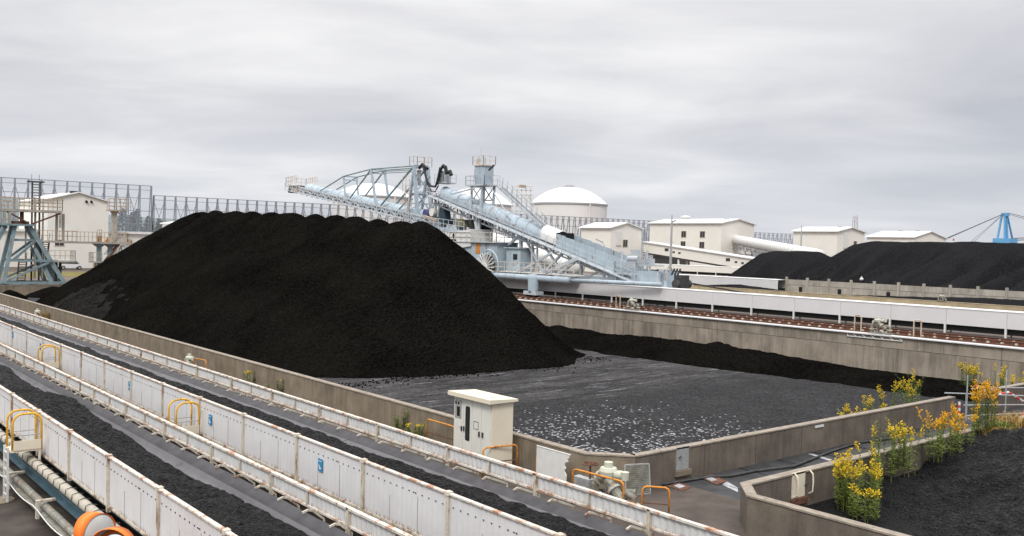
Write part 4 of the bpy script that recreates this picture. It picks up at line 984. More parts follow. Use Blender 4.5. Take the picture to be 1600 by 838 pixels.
# tanks far behind the fence
def tank(label, cx_, cy_, rad, zr, zt):
    t = thing('storage_tank', label, 'tank', (cx_, cy_, 0)); n = 64
    MB().lathe((cx_, cy_, 0), [(rad, 0), (rad, zr)], n).build('shell', M['tank'], t, True)
    hh = zt - zr; R_ = (rad * rad + hh * hh) / (2 * hh); pr = []
    a1 = math.asin(rad / R_)
    for i in range(9): a_ = a1 * (1 - i / 8); pr.append((R_ * math.sin(a_) * 1.012, zr + .4 + R_ * math.cos(a_) - (R_ - hh)))
    MB().lathe((cx_, cy_, 0), pr, n).build('dome', M['roofw'], t, True)
    MB().lathe((cx_, cy_, 0), [(rad + .05, zr - .6), (rad + .6, zr - .6), (rad + .6, zr + .35), (rad + .05, zr + .35)], n).build('rim', M['steel'], t)
    mb = MB()
    for k in range(6): a_ = k * 1.05; mb.tube([(cx_ + 2 * math.cos(a_), cy_ + 2 * math.sin(a_), zt), (cx_ + 2 * math.cos(a_), cy_ + 2 * math.sin(a_), zt + 1.6)], .3, 6)
    mb.box(cx_ - 3, cx_ + 3, cy_ - 3, cy_ + 3, zt + .3, zt + .7); mb.build('top_vent', M['steel'], t)
    mb = MB(); d = Vector((-cx_, -cy_, 0)).normalized(); s = Vector((-d.y, d.x, 0))
    for off in (.55,):
        p = Vector((cx_, cy_, 0)) + (d * math.cos(off) + s * math.sin(off)) * (rad + .5); mb.bar(p, p + Vector((0, 0, zr)), .7)
    mb.build('pipe_riser', M['cream'], t)
def tank_px(label, pxc, pyr, pyt, rpx, dist):
    c = at(pxc, 400, Z=0); u = Vector((c.x, c.y, 0)).normalized() * dist; k = dist / math.hypot(1, 0)
    rr = dist * rpx / FPX; zr = at(pxc, pyr, X=u.x * (1 - rr / dist * 0))[2]; zt = at(pxc, pyt, X=u.x)[2]
    tank(label, u.x, u.y, rr, zr, zt)
tank_px('white domed storage tank at the right of the three, standing clear behind the fence', 887, 320, 293.5, 59, 600)
tank_px('white domed storage tank at the left of the three, behind the stacker boom', 581, 309, 287.5, 60, 610)
tank_px('white domed storage tank in the middle, mostly hidden by the blue stacker', 742, 321, 295, 56, 650)
# pipe platform tower beside the right tank
pt = thing('pipe_tower', 'pale pipe platform tower at the left edge of the right domed tank', 'tower', (0, 0, 0))
mb = MB(); dX_ = Vector((.771, -.636, 0))
def tw_(px, py): return at(px, py, Y=430)
for px in (801, 808, 815, 822, 829): mb.bar(tw_(px, 292 + (px % 3) * 2), tw_(px - 2, 350), .5)
for py in (291, 297, 304, 309, 316, 322, 330): mb.bar(tw_(799, py), tw_(833, py + 1), .5)
for k in range(4): mb.bar(tw_(800 + 8 * k, 304), tw_(808 + 8 * k, 316), .4); mb.bar(tw_(808 + 8 * k, 304), tw_(800 + 8 * k, 316), .4)
pt.location = tw_(815, 350); mb.build('frame', M['tank'], pt)
MB().box(*sorted((tw_(812, 289)[0], tw_(820, 289)[0])), 429, 431, tw_(812, 293)[2], tw_(812, 289)[2]).build('beam', M['rustrail'], pt)

# ------------------------------------------------------------------ dust fences
def dust_fence(label, x0, x1, y, zt, P, scr, zb=2.2, back=2.4, rows=5, slant=0):
    n = int(round((x1 - x0) / P)); t = thing('dust_fence', label, 'fence', (x0, y, zb)); P = (x1 - x0) / n
    mb = MB().bar((x0, y, zb), (x0, y, zt), .24); 
    for k in range(1, rows + 1): z = zb + (zt - zb) * k / rows; mb.bar((x0, y, z), (x0, y + back * (1 - k / rows) + .6, z), .1)
    mb.bar((x0, y + back + .6, zb), (x0, y + .6, zt), .2)
    p0 = mb.build('post', M['fencem'], t)
    st = 1 if n < 95 else 2
    for k in range(1, n + 1): copy_part(p0, t, (P * k, 0, 0))
    mb = MB()
    for k in range(rows + 1): z = zb + (zt - zb) * k / rows; mb.bar((x0, y, z), (x1, y, z), .15)
    mb.bar((x0, y, zt - 1.1), (x1, y, zt - 1.1), .12); mb.build('rail', M['fencem'], t)
    b0 = MB(); z1 = zb + (zt - zb) * .42; z2 = zb + (zt - zb) * .93
    b0.bar((x0, y + .3, z1), (x0 + P, y + .3, z2), .11).bar((x0, y + .3, z2), (x0 + P, y + .3, z1), .11)
    b0 = b0.build('brace', M['fencem'], t)
    for k in range(1, n):
        if k % 3 != 1: copy_part(b0, t, (P * k, 0, 0))
    MB().quad((x0, y - .15, zb), (x1, y - .15, zb), (x1, y - .15, zt - .1), (x0, y - .15, zt - .1)).build('mesh_screen', scr, t)
    return t
FY = 235
def fx(px, py): return at(px, py, Y=FY)
dust_fence('tallest grey mesh dust fence on lattice posts at far left', fx(-110, 285)[0], fx(237, 291)[0], FY, fx(237, 291)[2], 2.75, M['screen2'], 1.3, 2.6, 6)
dust_fence('lower grey mesh dust fence behind the big pile and the stacker', fx(241, 304)[0], fx(1052, 351.5)[0], FY, fx(560, 322)[2], 2.72, M['screen'], 1.3, 2.0, 5)
dust_fence('far grey mesh dust fence seen beyond the white tube conveyor at right', fx(1148, 361)[0], fx(1440, 372)[0], FY + 60, at(1240, 366, Y=FY + 60)[2], 3.9, M['screen2'], 2.4, 2.0, 5)

# trees behind the tall fence
def conifer(label, x, y, h, r, seed):
    q = random.Random(seed); t = thing('tree', label, 'tree', (x, y, 0)); MB().tube([(x, y, 0), (x, y, h * .9)], [.3, .06], 7).build('trunk', M['bark'], t)
    mb = MB()
    for k in range(420):
        f = q.random() ** .8; z = h * (.12 + .88 * f); rr = r * (1 - f) ** .7 * (.35 + .75 * q.random()) + .15; a = q.random() * 6.283
        c = Vector((x + rr * math.cos(a), y + rr * math.sin(a), z)); s = .35 + .5 * q.random()
        u = Vector((q.uniform(-1, 1), q.uniform(-1, 1), q.uniform(-.6, .6))).normalized() * s; v = Vector((q.uniform(-1, 1), q.uniform(-1, 1), q.uniform(-1, 1))).normalized() * s * .6
        mb.quad(c - u, c - v, c + u, c + v)
    mb.build('crown', M['tree'], t); return t
for k, (px, py, rr, lab) in enumerate(((192, 326, 3.4, 'dark tree behind the fence just right of the cream gable house'), (207, 333, 3.0, 'dark tree behind the tall fence, between its two neighbours'), (215, 328, 2.2, 'dark narrow tree behind the tall fence, left of the big pile'), (232, 339, 3.0, 'dark low tree behind the right end of the tall fence'), (249, 343, 2.6, 'small dark tree behind the left end of the lower fence'))):
    p = at(px, py, Y=265); conifer(lab, p.x, p.y, p.z, rr, k + 3)

# light masts, chimneys, the blue crane far right
def mast(label, px, pyb, pyt, X, r=.12, arms=True, name='light_mast'):
    a, b = at(px, pyb, X=X), at(px, pyt, X=X); b = Vector((a.x, a.y, b.z)); t = thing(name, label, 'mast', (a.x, a.y, 2.4))
    mb = MB().tube([(a.x, a.y, 2.4), (a.x, a.y, b.z - 2), b], [r * 1.6, r, r * .5], 8)
    mb.build('pole', M['steel'], t)
    if arms: MB().bar((a.x, a.y - .1, b.z - 1.2), (a.x, a.y - .9, b.z - .9), .2).build('lamp_head', M['steel'], t)
    return t
mm_ = mast('tall grey steel mast on a splayed foot in front of the four window house', 1047, 440, 336, 118, .16)
mb = MB(); c = mm_.location
for a_ in (.3, 2.4, 4.5): mb.bar(c + Vector((0, 0, 2.8)), c + Vector((1.9 * math.cos(a_), 1.9 * math.sin(a_), 0)), .16)
mb.build('foot', M['steel'], mm_)
mast('thin grey pole standing in front of the cream house left of the coal piles', 1251, 400, 352, 170, .14, False)
def lamp_post(label, px, py, X):
    p = at(px, py, X=X); t = thing('street_lamp', label, 'lamp', (p.x, p.y, 2.4)); MB().tube([(p.x, p.y, 2.4), (p.x, p.y, p.z - .4), (p.x, p.y + .4, p.z)], .09, 6).build('pole', M['steel'], t)
    MB().bar((p.x, p.y + .3, p.z), (p.x, p.y + 1.9, p.z + .55), .22).build('lamp_head', M['steel'], t)
lamp_post('street lamp with a tilted head in front of the small cream gable house', 944, 379, 110)
lamp_post('street lamp with a tilted head left of the right domed tank', 847, 338, 110)
def lattice_tower(label, px, pyt, pyb, Y, w, m):
    a, b = at(px, pyb, Y=Y), at(px, pyt, Y=Y); t = thing('lattice_tower', label, 'tower', (a.x, a.y, 0)); mb = MB()
    for sx, sy in ((-1, -1), (1, -1), (1, 1), (-1, 1)): mb.bar((a.x + sx * w, a.y + sy * w, 0), (a.x + sx * w * .35, a.y + sy * w * .35, b.z), w * .14)
    mb.build('leg', m, t); mb = MB(); n = 9
    for k in range(n + 1):
        f = k / n; ww = w * (1 - .65 * f); z = b.z * f
        mb.bar((a.x - ww, a.y - ww, z), (a.x + ww, a.y - ww, z), w * .1)
        if k < n: f2 = (k + 1) / n; w2 = w * (1 - .65 * f2); mb.bar((a.x - ww, a.y - ww, z), (a.x + w2, a.y - w2, b.z * f2), w * .09); mb.bar((a.x + ww, a.y - ww, z), (a.x - w2, a.y - w2, b.z * f2), w * .09)
    mb.build('brace', m, t)
    MB().bar((a.x - w * 1.6, a.y, b.z * .86), (a.x + w * 1.6, a.y, b.z * .86), w * .16).bar((a.x - w * 1.3, a.y, b.z * .96), (a.x + w * 1.3, a.y, b.z * .96), w * .14).build('cross_arm', m, t)
lattice_tower('pale lattice power pylon far behind the cream houses at right', 1335, 337, 380, 420, 3.2, M['mast'])
def stack_(label, px, pyt, Y, r):
    p = at(px, pyt, Y=Y); t = thing('chimney', label, 'chimney', (p.x, p.y, 0)); z = p.z
    for i in range(7):
        MB().lathe((p.x, p.y, 0), [(r, z * (.3 + .1 * i)), (r, z * (.3 + .1 * (i + 1)) - .01)], 10).build('band', M['red'] if i % 2 == 0 else M['white'], t)
    MB().lathe((p.x, p.y, 0), [(r * 1.1, 0), (r, z * .3 - .01)], 10).build('shaft', M['white'], t)
stack_('tiny red and white chimney behind the right coal pile, near the far house', 1457, 366, 520, 1.2)
stack_('tiny red and white chimney tip just above the right coal pile', 1490, 373, 620, 1.0)
def crane():
    CYp = 150
    q = lambda px, py: at(px, py, Y=CYp)
    t = thing('harbour_crane', 'bright blue crane tower with stay cables above the right coal pile', 'crane', (q(1572, 400).x, CYp, 2.4))
    top = q(1571, 333); mb = MB()
    MB().box(top.x - 1.4, top.x + 1.3, CYp - 1, CYp + 1, top.z - 1.2, top.z).build('head', M['craneb'], t)
    for px, yo in ((1566, -1), (1564, 2.5)): mb.bar(q(1569, 335) + Vector((0, yo * .3, 0)), Vector((q(px, 376).x, CYp + yo, q(px, 376).z - 8)), .6)
    mb.bar(q(1571, 336), q(1573, 376), 1.0); mb.bar(q(1574, 337), q(1582, 374), .55)
    mb.build('leg', M['craneb'], t)
    MB().box(q(1564, 376).x, q(1577, 376).x, CYp - 3, CYp + 3, q(1572, 377).z - 6, q(1572, 373).z).build('machine_house', M['craneb'], t)
    mb = MB()
    for o in (0, .5): mb.tube([top, q(1470, 376 + o * 3)], .16, 5)
    for o in (0, 5): mb.tube([q(1566, 336), q(1518 + o, 377)], .10, 5)
    mb.tube([q(1576, 333), q(1650, 352)], .14, 5); mb.tube([q(1576, 335), q(1650, 356)], .10, 5)
    mb.build('stay_cable', M['fencem'], t)
    MB().bar(q(1580, 373), q(1660, 369), .35).bar(q(1580, 376), q(1660, 372), .35).build('boom', M['fencem'], t)
crane()

# ================================================================== STACKER ON THE RAILS
def stacker():
    t = thing('coal_stacker', 'pale blue coal stacker with a rising boom, operator cabin tower and long sloping belt', 'stacker', (66, 81, 2.42))
    S = lambda px, py, X=66.0: at(px, py, X=X)
    V = Vector; Z = V((0, 0, 1)); XX = V((1, 0, 0))
    P, P2, ST, DK, WH = M['pale'], M['pale2'], M['steel'], M['dark'], M['white']
    # --- boom: two chords, belt deck, round cover, handrails, masts and stays
    a, b = V((66, 133.2, 15.5)), V((66, 93.0, 9.9)); d = (b - a).normalized(); w = 1.25
    mb = MB()
    for s in (-1, 1): mb.truss(a + XX * s * w, b + XX * s * w, a + XX * s * w + Z * .75, b + XX * s * w + Z * .75, 34, .16)
    mb.bar(a - XX * w, a + XX * w, .3); mb.bar(b - XX * w, b + XX * w, .3); mb.build('boom', P2, t)
    mb = MB().prism([a + XX * w * .8 + Z * .1, b + XX * w * .8 + Z * .1, b + XX * w * .8 + Z * .2, a + XX * w * .8 + Z * .2], (-w * 1.6, 0, 0))
    mb.use(1)
    for i in range(24): c = a.lerp(b, (i + .5) / 24); mb.bar(c - XX * w * 1.1 - Z * .15, c + XX * w * 1.1 - Z * .15, .18)
    mb.build('boom_belt', [DK, DK], t)
    c0, c1 = a.lerp(b, .10) + Z * .85, a.lerp(b, .93) + Z * .85; n = 16; vs = []
    for j in range(n + 1):
        c = c0.lerp(c1, j / n)
        for k in range(11): an = math.pi * k / 10; vs.append(c + XX * math.cos(an) * .80 + Z * (math.sin(an) * .80 - .2))
    mb = MB().add(vs, [(j * 11 + k, j * 11 + k + 1, (j + 1) * 11 + k + 1, (j + 1) * 11 + k) for j in range(n) for k in range(10)])
    mb.build('boom_cover', P, t, True)
    mb = MB()
    for j in range(1, n): 
        c = c0.lerp(c1, j / n); mb.tube([c + XX * math.cos(math.pi * k / 8) * .82 + Z * (math.sin(math.pi * k / 8) * .82 - .2) for k in range(9)], .045, 5).piece()
    mb.build_pieces('cover_rib', P, t)
    mb = MB()
    for s in (-1, 1):
        mb.prism([a + XX * s * (w + .1) - Z * .05, b + XX * s * (w + .1) - Z * .05, b + XX * s * (w + .1), a + XX * s * (w + .1)], (s * .7, 0, 0))
        mb.railing([a + XX * s * (w + .75), b + XX * s * (w + .75)], 1.0, 1.3, .06)
    mb.build('boom_walkway', P2, t)
    mb = MB(); h = a + V((0, -2.6, -.25))
    mb.railing([a + V((-1.7, .3, .7)), a + V((-1.7, -3.4, .9)), ], 1.2, .8, .06).railing([a + V((1.7, .3, .7)), a + V((1.7, -3.4, .9))], 1.2, .8, .06).railing([a + V((-1.7, .3, .7)), a + V((1.7, .3, .7))], 1.2, .8, .06)
    mb.box(64.3, 67.7, 130.0, 133.4, 16.05, 16.15).box(64.6, 67.4, 130.3, 132.6, 15.2, 16.0); mb.build('head_platform', M['rail'], t)
    MB().tube([(64.5, 132.9, 15.4), (67.5, 132.9, 15.4)], .35, 12).build('head_pulley', DK, t)
    mb = MB(); tops = []
    for (pt, pb, ww) in (((537, 275.6), (540, 313), .2), ((580, 264.5), (588, 324), .26)):
        T, B = S(*pt, X=64.9), S(*pb, X=64.9); T2, B2 = T + XX * 2.1, B + XX * 2.1
        MB().bar(B, T, ww).bar(B2, T2, ww).bar(T, T2, ww * .9).bar(T - Z * .5, T2 - Z * .5, ww * .7).build('boom_mast', P, t); tops.append((T, T2))
    Tc = S(647, 259.4, X=64.9); tops.append((Tc, Tc + XX * 2.1))
    mb = MB(); e = [S(495, 302, X=64.9), S(543, 315, X=64.9), S(591, 326, X=64.9), None]
    for k in (0, 1):
        o = XX * 2.1 * k
        mb.tube([tops[0][k], tops[1][k]], .09, 6).tube([tops[1][k], tops[2][k]], .09, 6).tube([tops[1][k] - Z * .4, tops[2][k] - Z * .5], .06, 6)
        mb.tube([e[0] + o, tops[0][k]], .09, 6).tube([e[1] + o, tops[1][k]], .11, 6).tube([e[2] + o, tops[2][k]], .13, 6)
        mb.tube([S(619, 332, X=64.9) + o, tops[2][k] - Z * 3.5], .09, 6)
    mb.build('stay', M['greyblue'], t)
    # --- main A mast with head platform, hoses
    mb = MB()
    for o in (0, 2.1):
        mb.bar(S(653, 343, X=64.9) + XX * o, Tc + XX * o, .36).bar(S(636, 338, X=64.9) + XX * o, Tc + XX * o - Z * .4, .28)
        mb.bar(S(640, 318, X=64.9) + XX * o, S(651, 318, X=64.9) + XX * o, .16).bar(S(643, 296, X=64.9) + XX * o, S(650, 296, X=64.9) + XX * o, .14)
    for z0, z1 in ((300, 328), (328, 300), (300, 272), (272, 300)): mb.bar(S(650, z0, X=64.9), S(650, z1, X=64.9) + XX * 2.1, .13)
    mb.bar(S(650, 300, X=64.9), S(650, 300, X=64.9) + XX * 2.1, .15)
    mb.bar(Tc, Tc + XX * 2.1, .3).bar(S(640, 303, X=64.9), S(640, 303, X=64.9) + XX * 2.4, .25); mb.build('main_mast', P, t)
    mb = MB(); f = [S(640, 259, X=64.6), S(652, 259.8, X=64.6)]; f += [f[1] + XX * 2.2, f[0] + XX * 2.2, f[0]]
    mb.railing(f, 1.2, .9, .04); mb.build('mast_platform', M['rail'], t)
    mb = MB()
    for k in range(5):
        y = 300 + k * 8 - 30; 
    L0, L1 = S(632, 340, X=64.2), S(634, 290, X=64.2); mb.bar(L0, L1, .08).bar(L0 + V((0, -.9, 0)), L1 + V((0, -.9, 0)), .08)
    for k in range(8): c = L0.lerp(L1, k / 8); mb.bar(c, c + V((0, -.9, 0)), .07)
    mb.railing([S(629, 303, X=64.2), S(640, 303, X=64.2)], 1.1, .7, .05).railing([S(629, 289, X=64.2), S(640, 289, X=64.2)], 1.1, .7, .05); mb.build('mast_ladder', M['rail'], t)
    mb = MB()
    hp = [(661, 258), (663, 268), (667, 282), (673, 291), (680, 292), (684, 284), (687, 270), (690, 262)]; mb.tube([S(x, y, X=64.6) for x, y in hp], .14, 7)
    hp = [(664, 260), (665, 274), (668, 288), (674, 299), (680, 300), (685, 290)]; mb.tube([S(x, y, X=65.2) for x, y in hp], .08, 6)
    mb.tube([S(x, y, X=65) for x, y in ((691, 262), (693, 259), (696, 261), (698, 272))], .22, 8).tube([S(x, y, X=65) for x, y in ((700, 270), (703, 268), (705, 274))], .24, 8)
    mb.tube([S(x, y, X=65) for x, y in ((689, 262), (686, 276), (683, 288))], .22, 8); mb.tube([S(x, y, X=65) for x, y in ((655, 263), (660, 257), (668, 264))], .2, 7)
    mb.build('hose', M['hose'], t)
    MB().tube([S(655, 266, X=66), S(655, 290, X=66)], [.28, .2], 10).build('cylinder', ST, t)
    # --- transfer head at the top of the sloping belt
    mb = MB(); c = S(696, 283); mb.box(65.3, 66.5, c.y - .5, c.y + .6, c.z - .2, c.z + 1.15); mb.build('transfer_hood', P2, t)
    mb = MB(); mb.box(65.0, 66.9, c.y - 1.0, c.y + .9, c.z - .35, c.z - .22); mb.railing([(65.0, c.y + .9, c.z - .22), (65.0, c.y - 1.0, c.z - .22), (66.9, c.y - 1.0, c.z - .22)], 1.0, .9, .045); mb.build('transfer_platform', P2, t)
    mb = MB(); q1, q2 = S(680, 305), S(690, 290)
    for y in (q1.y, q2.y):
        for x in (65.2, 66.6): mb.bar((x, y, 9.6), (x, y, 14.0), .16)
    for x in (65.2, 66.6): mb.bar((x, q1.y, 10.5), (x, q2.y, 13.4), .11).bar((x, q1.y, 13.4), (x, q2.y, 10.5), .11)
    mb.build('transfer_frame', P2, t)
    # --- sloping belt: deck, truss chords, round cover, open troughs, tail
    h0, h1 = S(688, 307), S(1010, 441); w = 1.2
    mb = MB(); h0b, h1b = h0 - Z * .9, S(905, 404) - Z * .3
    for s in (-1, 1): mb.truss(h0 + XX * s * w, h1 + XX * s * w, h0b + XX * s * w, h1 - Z * .5 + XX * s * w, 26, .16)
    mb.build('belt_gallery', P2, t)
    mb = MB().prism([h0 + Z * .1 + XX * w, h1 + Z * .1 + XX * w, h1 + XX * w, h0 + XX * w], (-2 * w, 0, 0)); mb.build('belt_deck', DK, t)
    mb = MB(); g0, g1 = h0 - XX * (w + .1) + Z * .05, h1 - XX * (w + .1) + Z * .05
    mb.prism([g0, g1, g1 - Z * .1, g0 - Z * .1], (-.75, 0, 0)); mb.railing([g0 - XX * .7, g1 - XX * .7], 1.0, 1.25, .055); mb.build('belt_walkway', P2, t)
    def cover(c0, c1, r, n, nm, m_):
        vs = []; lo = 13
        for j in range(n + 1):
            c = c0.lerp(c1, j / n)
            for k in range(lo): an = math.pi * k / (lo - 1); vs.append(c + XX * math.cos(an) * r + Z * (math.sin(an) * r * 1.05 + .15))
        o = MB().add(vs, [(j * lo + k, j * lo + k + 1, (j + 1) * lo + k + 1, (j + 1) * lo + k) for j in range(n) for k in range(lo - 1)]).build(nm, m_, t, True)
        mb = MB()
        for j in range(0, n + 1, 2):
            c = c0.lerp(c1, j / n); mb.tube([c + XX * math.cos(math.pi * k / 10) * (r + .02) + Z * (math.sin(math.pi * k / 10) * (r + .02) * 1.05 + .15) for k in range(11)], .05, 5).piece()
        mb.build_pieces('cover_rib', m_, o)
        MB().prism([c0 + Z * .15 - XX * r, c1 + Z * .15 - XX * r, c1 - Z * .25 - XX * r, c0 - Z * .25 - XX * r], (.06, 0, 0)).build('side_sheet', m_, o)
    k0, k1 = h0.lerp(h1, .035) + Z * .35, h0.lerp(h1, .615) + Z * .35
    cover(k0, k1, .88, 22, 'belt_cover', P); cover(h0.lerp(h1, .585) + Z * .45, h0.lerp(h1, .655) + Z * .45, 1.02, 4, 'hood', WH)
    MB().box(64.9, 67.1, *sorted((h0.lerp(h1, .66).y - .35, h0.lerp(h1, .66).y)), h0.lerp(h1, .66).z + .3, h0.lerp(h1, .66).z + 1.55).build('hood_opening', M['black'], t)
    e0, e1 = h0.lerp(h1, .66), h0.lerp(h1, .96)
    mb = MB()
    for s in (-1, 1):
        x = 66 + s * 1.15; n = 7
        for i in range(n):
            p, q = e0.lerp(e1, i / n), e0.lerp(e1, (i + .97) / n); p = V((x, p.y, p.z)); q = V((x, q.y, q.z))
            mb.prism([p + Z * .1, q + Z * .1, q + Z * 1.55, p + Z * 1.45], (.05, 0, 0))
        mb.piece()
    mb.build_pieces('trough_side', M['pale'], t)
    MB().prism([e0 + Z * .35 - XX * 1.1, e1 + Z * .35 - XX * 1.1, e1 + Z * .25 - XX * 1.1, e0 + Z * .25 - XX * 1.1], (2.2, 0, 0)).build('trough_belt', M['coal'], t)
    tl = S(1014, 444); te = S(1046, 447)
    MB().box(64.7, 64.8, te.y, tl.y + 4, 4.1, 5.75).box(67.2, 67.3, te.y, tl.y + 4, 4.1, 5.75).box(64.81, 67.19, te.y, tl.y + 4, 4.2, 4.4).build('tail_box', P, t)
    mb = MB()
    for y in (te.y - .1, te.y - 1.0): mb.box(64.2, 64.4, y - .1, y + .1, 2.6, 6.0)
    mb.box(64.2, 64.4, te.y - 1.0, te.y, 5.8, 6.0); mb.build('tail_post', P2, t)
    mb = MB().box(65.2, 66.4, te.y - 2.0, te.y - 1.2, 4.35, 5.5); mb.tube([(64.9, te.y - 1.6, 4.7), (66.8, te.y - 1.6, 4.7)], .4, 14); mb.build('tail_drive', DK, t)
    mb = MB(); 
    for k in range(3): mb.bar((65.2, te.y - .9 - k * .35, 5.51), (65.2, te.y - 1.25 - k * .35, 6.1), .08, .16)
    mb.build('warning_bar', DK, t)
    # equipment platform on the sloping belt near its foot
    c = S(998, 415); mb = MB(); mb.box(64.4, 67.2, c.y - 1.0, c.y + 1.6, c.z - .9, c.z - .75); mb.railing([(64.4, c.y - 1.0, c.z - .75), (64.4, c.y + 1.6, c.z - .75), (67.2, c.y + 1.6, c.z - .75)], 1.1, .9, .05)
    for y in (c.y - .9, c.y + 1.5): mb.box(64.4, 64.55, y - .08, y + .08, 4.4, c.z - .9)
    mb.build('machine_platform', P2, t)
    mb = MB(); mb.box(64.9, 65.9, c.y - .5, c.y + .8, c.z - .74, c.z + .3); mb.tube([(65, c.y + .4, c.z + .65), (65, c.y - .9, c.z + .65)], .28, 10); mb.tube([(64.9, c.y + 1.2, c.z - .7), (64.9, c.y + 1.2, c.z + 1.3)], .13, 8); mb.box(65.2, 65.8, c.y - .3, c.y + .4, c.z + .95, c.z + 1.5); mb.tube([(66.4, c.y - .7, c.z - .7), (66.4, c.y - .7, c.z + 1.5)], .1, 8); mb.bar((66.4, c.y - .7, c.z + 1.2), (65, c.y + .9, c.z + .9), .1); mb.build('drive_machinery', P2, t)
    c2 = S(1018, 411); mb = MB().box(64.8, 66.6, c2.y - 1, c2.y + .6, c2.z - .3, c2.z - .2).box(65, 65.8, c2.y - .6, c2.y + .2, c2.z - .199, c2.z + .4); mb.railing([(64.8, c2.y - 1, c2.z - .2), (64.8, c2.y + .6, c2.z - .2)], .8, .8, .05); mb.box(64.85, 65.0, c2.y - .8, c2.y - .65, 4.6, c2.z - .3); mb.build('motor_platform', P2, t)
    # --- supporting truss under the sloping belt
    mb = MB()
    def both(p, q, ww=.2):
        for x in (64.9, 67.1): A, B = S(*p, X=x), S(*q, X=x); A.x = B.x = x; mb.bar(A, B, ww)
    both((814, 368), (814, 428), .3); both((832, 374), (832, 428), .24); both((815, 366), (788, 388), .24); both((818, 368), (850, 428), .2); both((846, 378), (880, 428), .2); both((880, 395), (848, 428), .22)
    both((840, 376), (838, 428), .16); both((905, 405), (872, 428), .26); both((908, 405), (908, 432), .24); both((908, 410), (960, 434), .18); both((920, 408), (945, 432), .22); both((948, 418), (920, 432), .18); both((945, 415), (990, 438), .2); both((968, 425), (950, 434), .16)
    both((770, 430), (990, 437), .22); mb.build('support_truss', P2, t)
    mb = MB(); mb.bar(S(806, 428, X=63), S(862, 395, X=63), .22); mb.bar(S(850, 427, X=62.6), S(903, 404, X=63.5), .34); mb.build('brace', P2, t)
    # --- portal: round beams, column on the near rail, bogies
    mb = MB(); zc = 4.55
    mb.tube([(62.4, 84.5, zc), (62.4, 66.5, zc)], .32, 14); mb.tube([(62.5, 66.6, zc), (63.2, 55.5, zc + .1)], .2, 12); mb.tube([(69.5, 90, zc), (69.5, 60, zc)], .32, 12)
    for y in (89, 71.6): mb.tube([(62.4, y, zc), (69.5, y, zc)], .3, 12)
    mb.build('portal_beam', P, t, True)
    for y in (71.8, 91):
        for x in (62.2, 69.5):
            lg = MB().lathe((x, y, 0), [(0, 4.95), (.58, 4.9), (.62, 4.5), (.56, 3.3), (.56, 3.05), (0, 3.05)], 18).build('leg', P, t, True)
            MB().box(x - .5, x + .5, y - 1.0, y + 1.0, 2.82, 3.2).build('bogie', P2, lg)
            mb = MB()
            for s in (-1, 1): mb.tube([(x - .3, y + s * .6, 2.98), (x + .3, y + s * .6, 2.98)], .26, 12).piece()
            mb.build_pieces('wheel', DK, lg)
    mb = MB(); mb.prism([(62.3, 80.5, 4.2), (62.3, 78.6, 4.2), (62.3, 79.4, 2.75), (62.3, 80.0, 2.75)], (.5, 0, 0)); mb.bar((62.5, 82.5, 4.2), (62.5, 79.8, 2.9), .25); mb.box(62.2, 62.9, 79.3, 80.1, 2.71, 2.95); mb.build('rail_clamp', P2, t)
    # --- machine house, decks, drum, barrels
    MB().box(63.4, 66.4, 79.5, 93.5, 4.9, 8.05).build('machine_house', P, t)
    mb = MB()
    for k in range(12): y = 80 + k * 1.1; mb.box(63.36, 63.399, y, y + .07, 4.95, 8.0)
    mb.build('house_seam', P2, t)
    MB().box(63.352, 63.398, 82.6, 83.3, 6.8, 7.98).build('rust_streak', M['orange'], t)
    MB().box(63.1, 66.7, 79.2, 93.8, 8.051, 8.15).build('deck', P2, t)
    mb = MB().railing([(63.15, 93.6, 8.15), (63.15, 79.3, 8.15), (66.6, 79.3, 8.15)], 1.05, 1.1, .06); mb.build('deck_railing', M['flakyrail'], t)
    mb = MB().railing([(62.3, 78.9, 5.0), (62.3, 66, 5.0)], 1.05, 1.1, .06); mb.box(62.3, 64.5, 66, 78.9, 4.97, 5.02); mb.build('side_walkway', M['flakyrail'], t)
    MB().box(64.2, 66.2, 76.4, 78.8, 5.03, 7.5).box(64.0, 66.4, 76.2, 79.0, 7.501, 7.62).build('electric_room', P, t)
    mb = MB().box(64.16, 64.199, 76.9, 77.6, 6.3, 6.9); mb.build('room_window', M['glass'], t)
    for z in (6.15, 7.15): MB().tube([(63.0, 88.6, z), (63.0, 87.2, z - .05)], .52, 16).lathe((63.0, 87.19, z - .05), [(.52, 0), (.36, .16), (0, .22)], 16, (0, -1, 0)).build('barrel', WH, t, True)
    # cable reel
    rc = V((62.1, 79.9, 5.4)); 
    reel = MB().tube([rc + XX * -.05, rc + XX * 1.2], .3, 12).lathe(rc + XX * .35, [(.55, 0), (1.35, .0), (1.35, .05), (.55, .05)], 28, (1, 0, 0)).build('cable_reel', DK, t)
    mb = MB()
    for k in range(20): an = k / 20 * 2 * math.pi; mb.bar(rc + V((0, math.cos(an) * .3, math.sin(an) * .3)), rc + V((0, math.cos(an) * 1.62, math.sin(an) * 1.62)), .10)
    mb.lathe(rc, [(0, .08), (.42, .08), (.45, -.05)], 16, (-1, 0, 0)); mb.build('reel_spoke', WH, reel)
    MB().tube([rc + V((.5, math.cos(a_) * 1.7, math.sin(a_) * 1.7 + .15)) for a_ in np.linspace(-.3, 3.4, 20)], .10, 6).build('reel_guard', P, reel)
    # --- slewing platform, hopper with emblem, machinery, counter parts
    mb = MB(); mb.prism([(63.3, 98.0, 10.0), (63.3, 85.5, 9.0), (63.3, 85.5, 9.3), (63.3, 98.0, 10.35)], (3.4, 0, 0)); mb.build('slew_deck', P, t)
    MB().railing([(63.35, 97.8, 10.35), (63.35, 85.6, 9.3)], 1.05, 1.0, .06).build('slew_railing', P2, t)
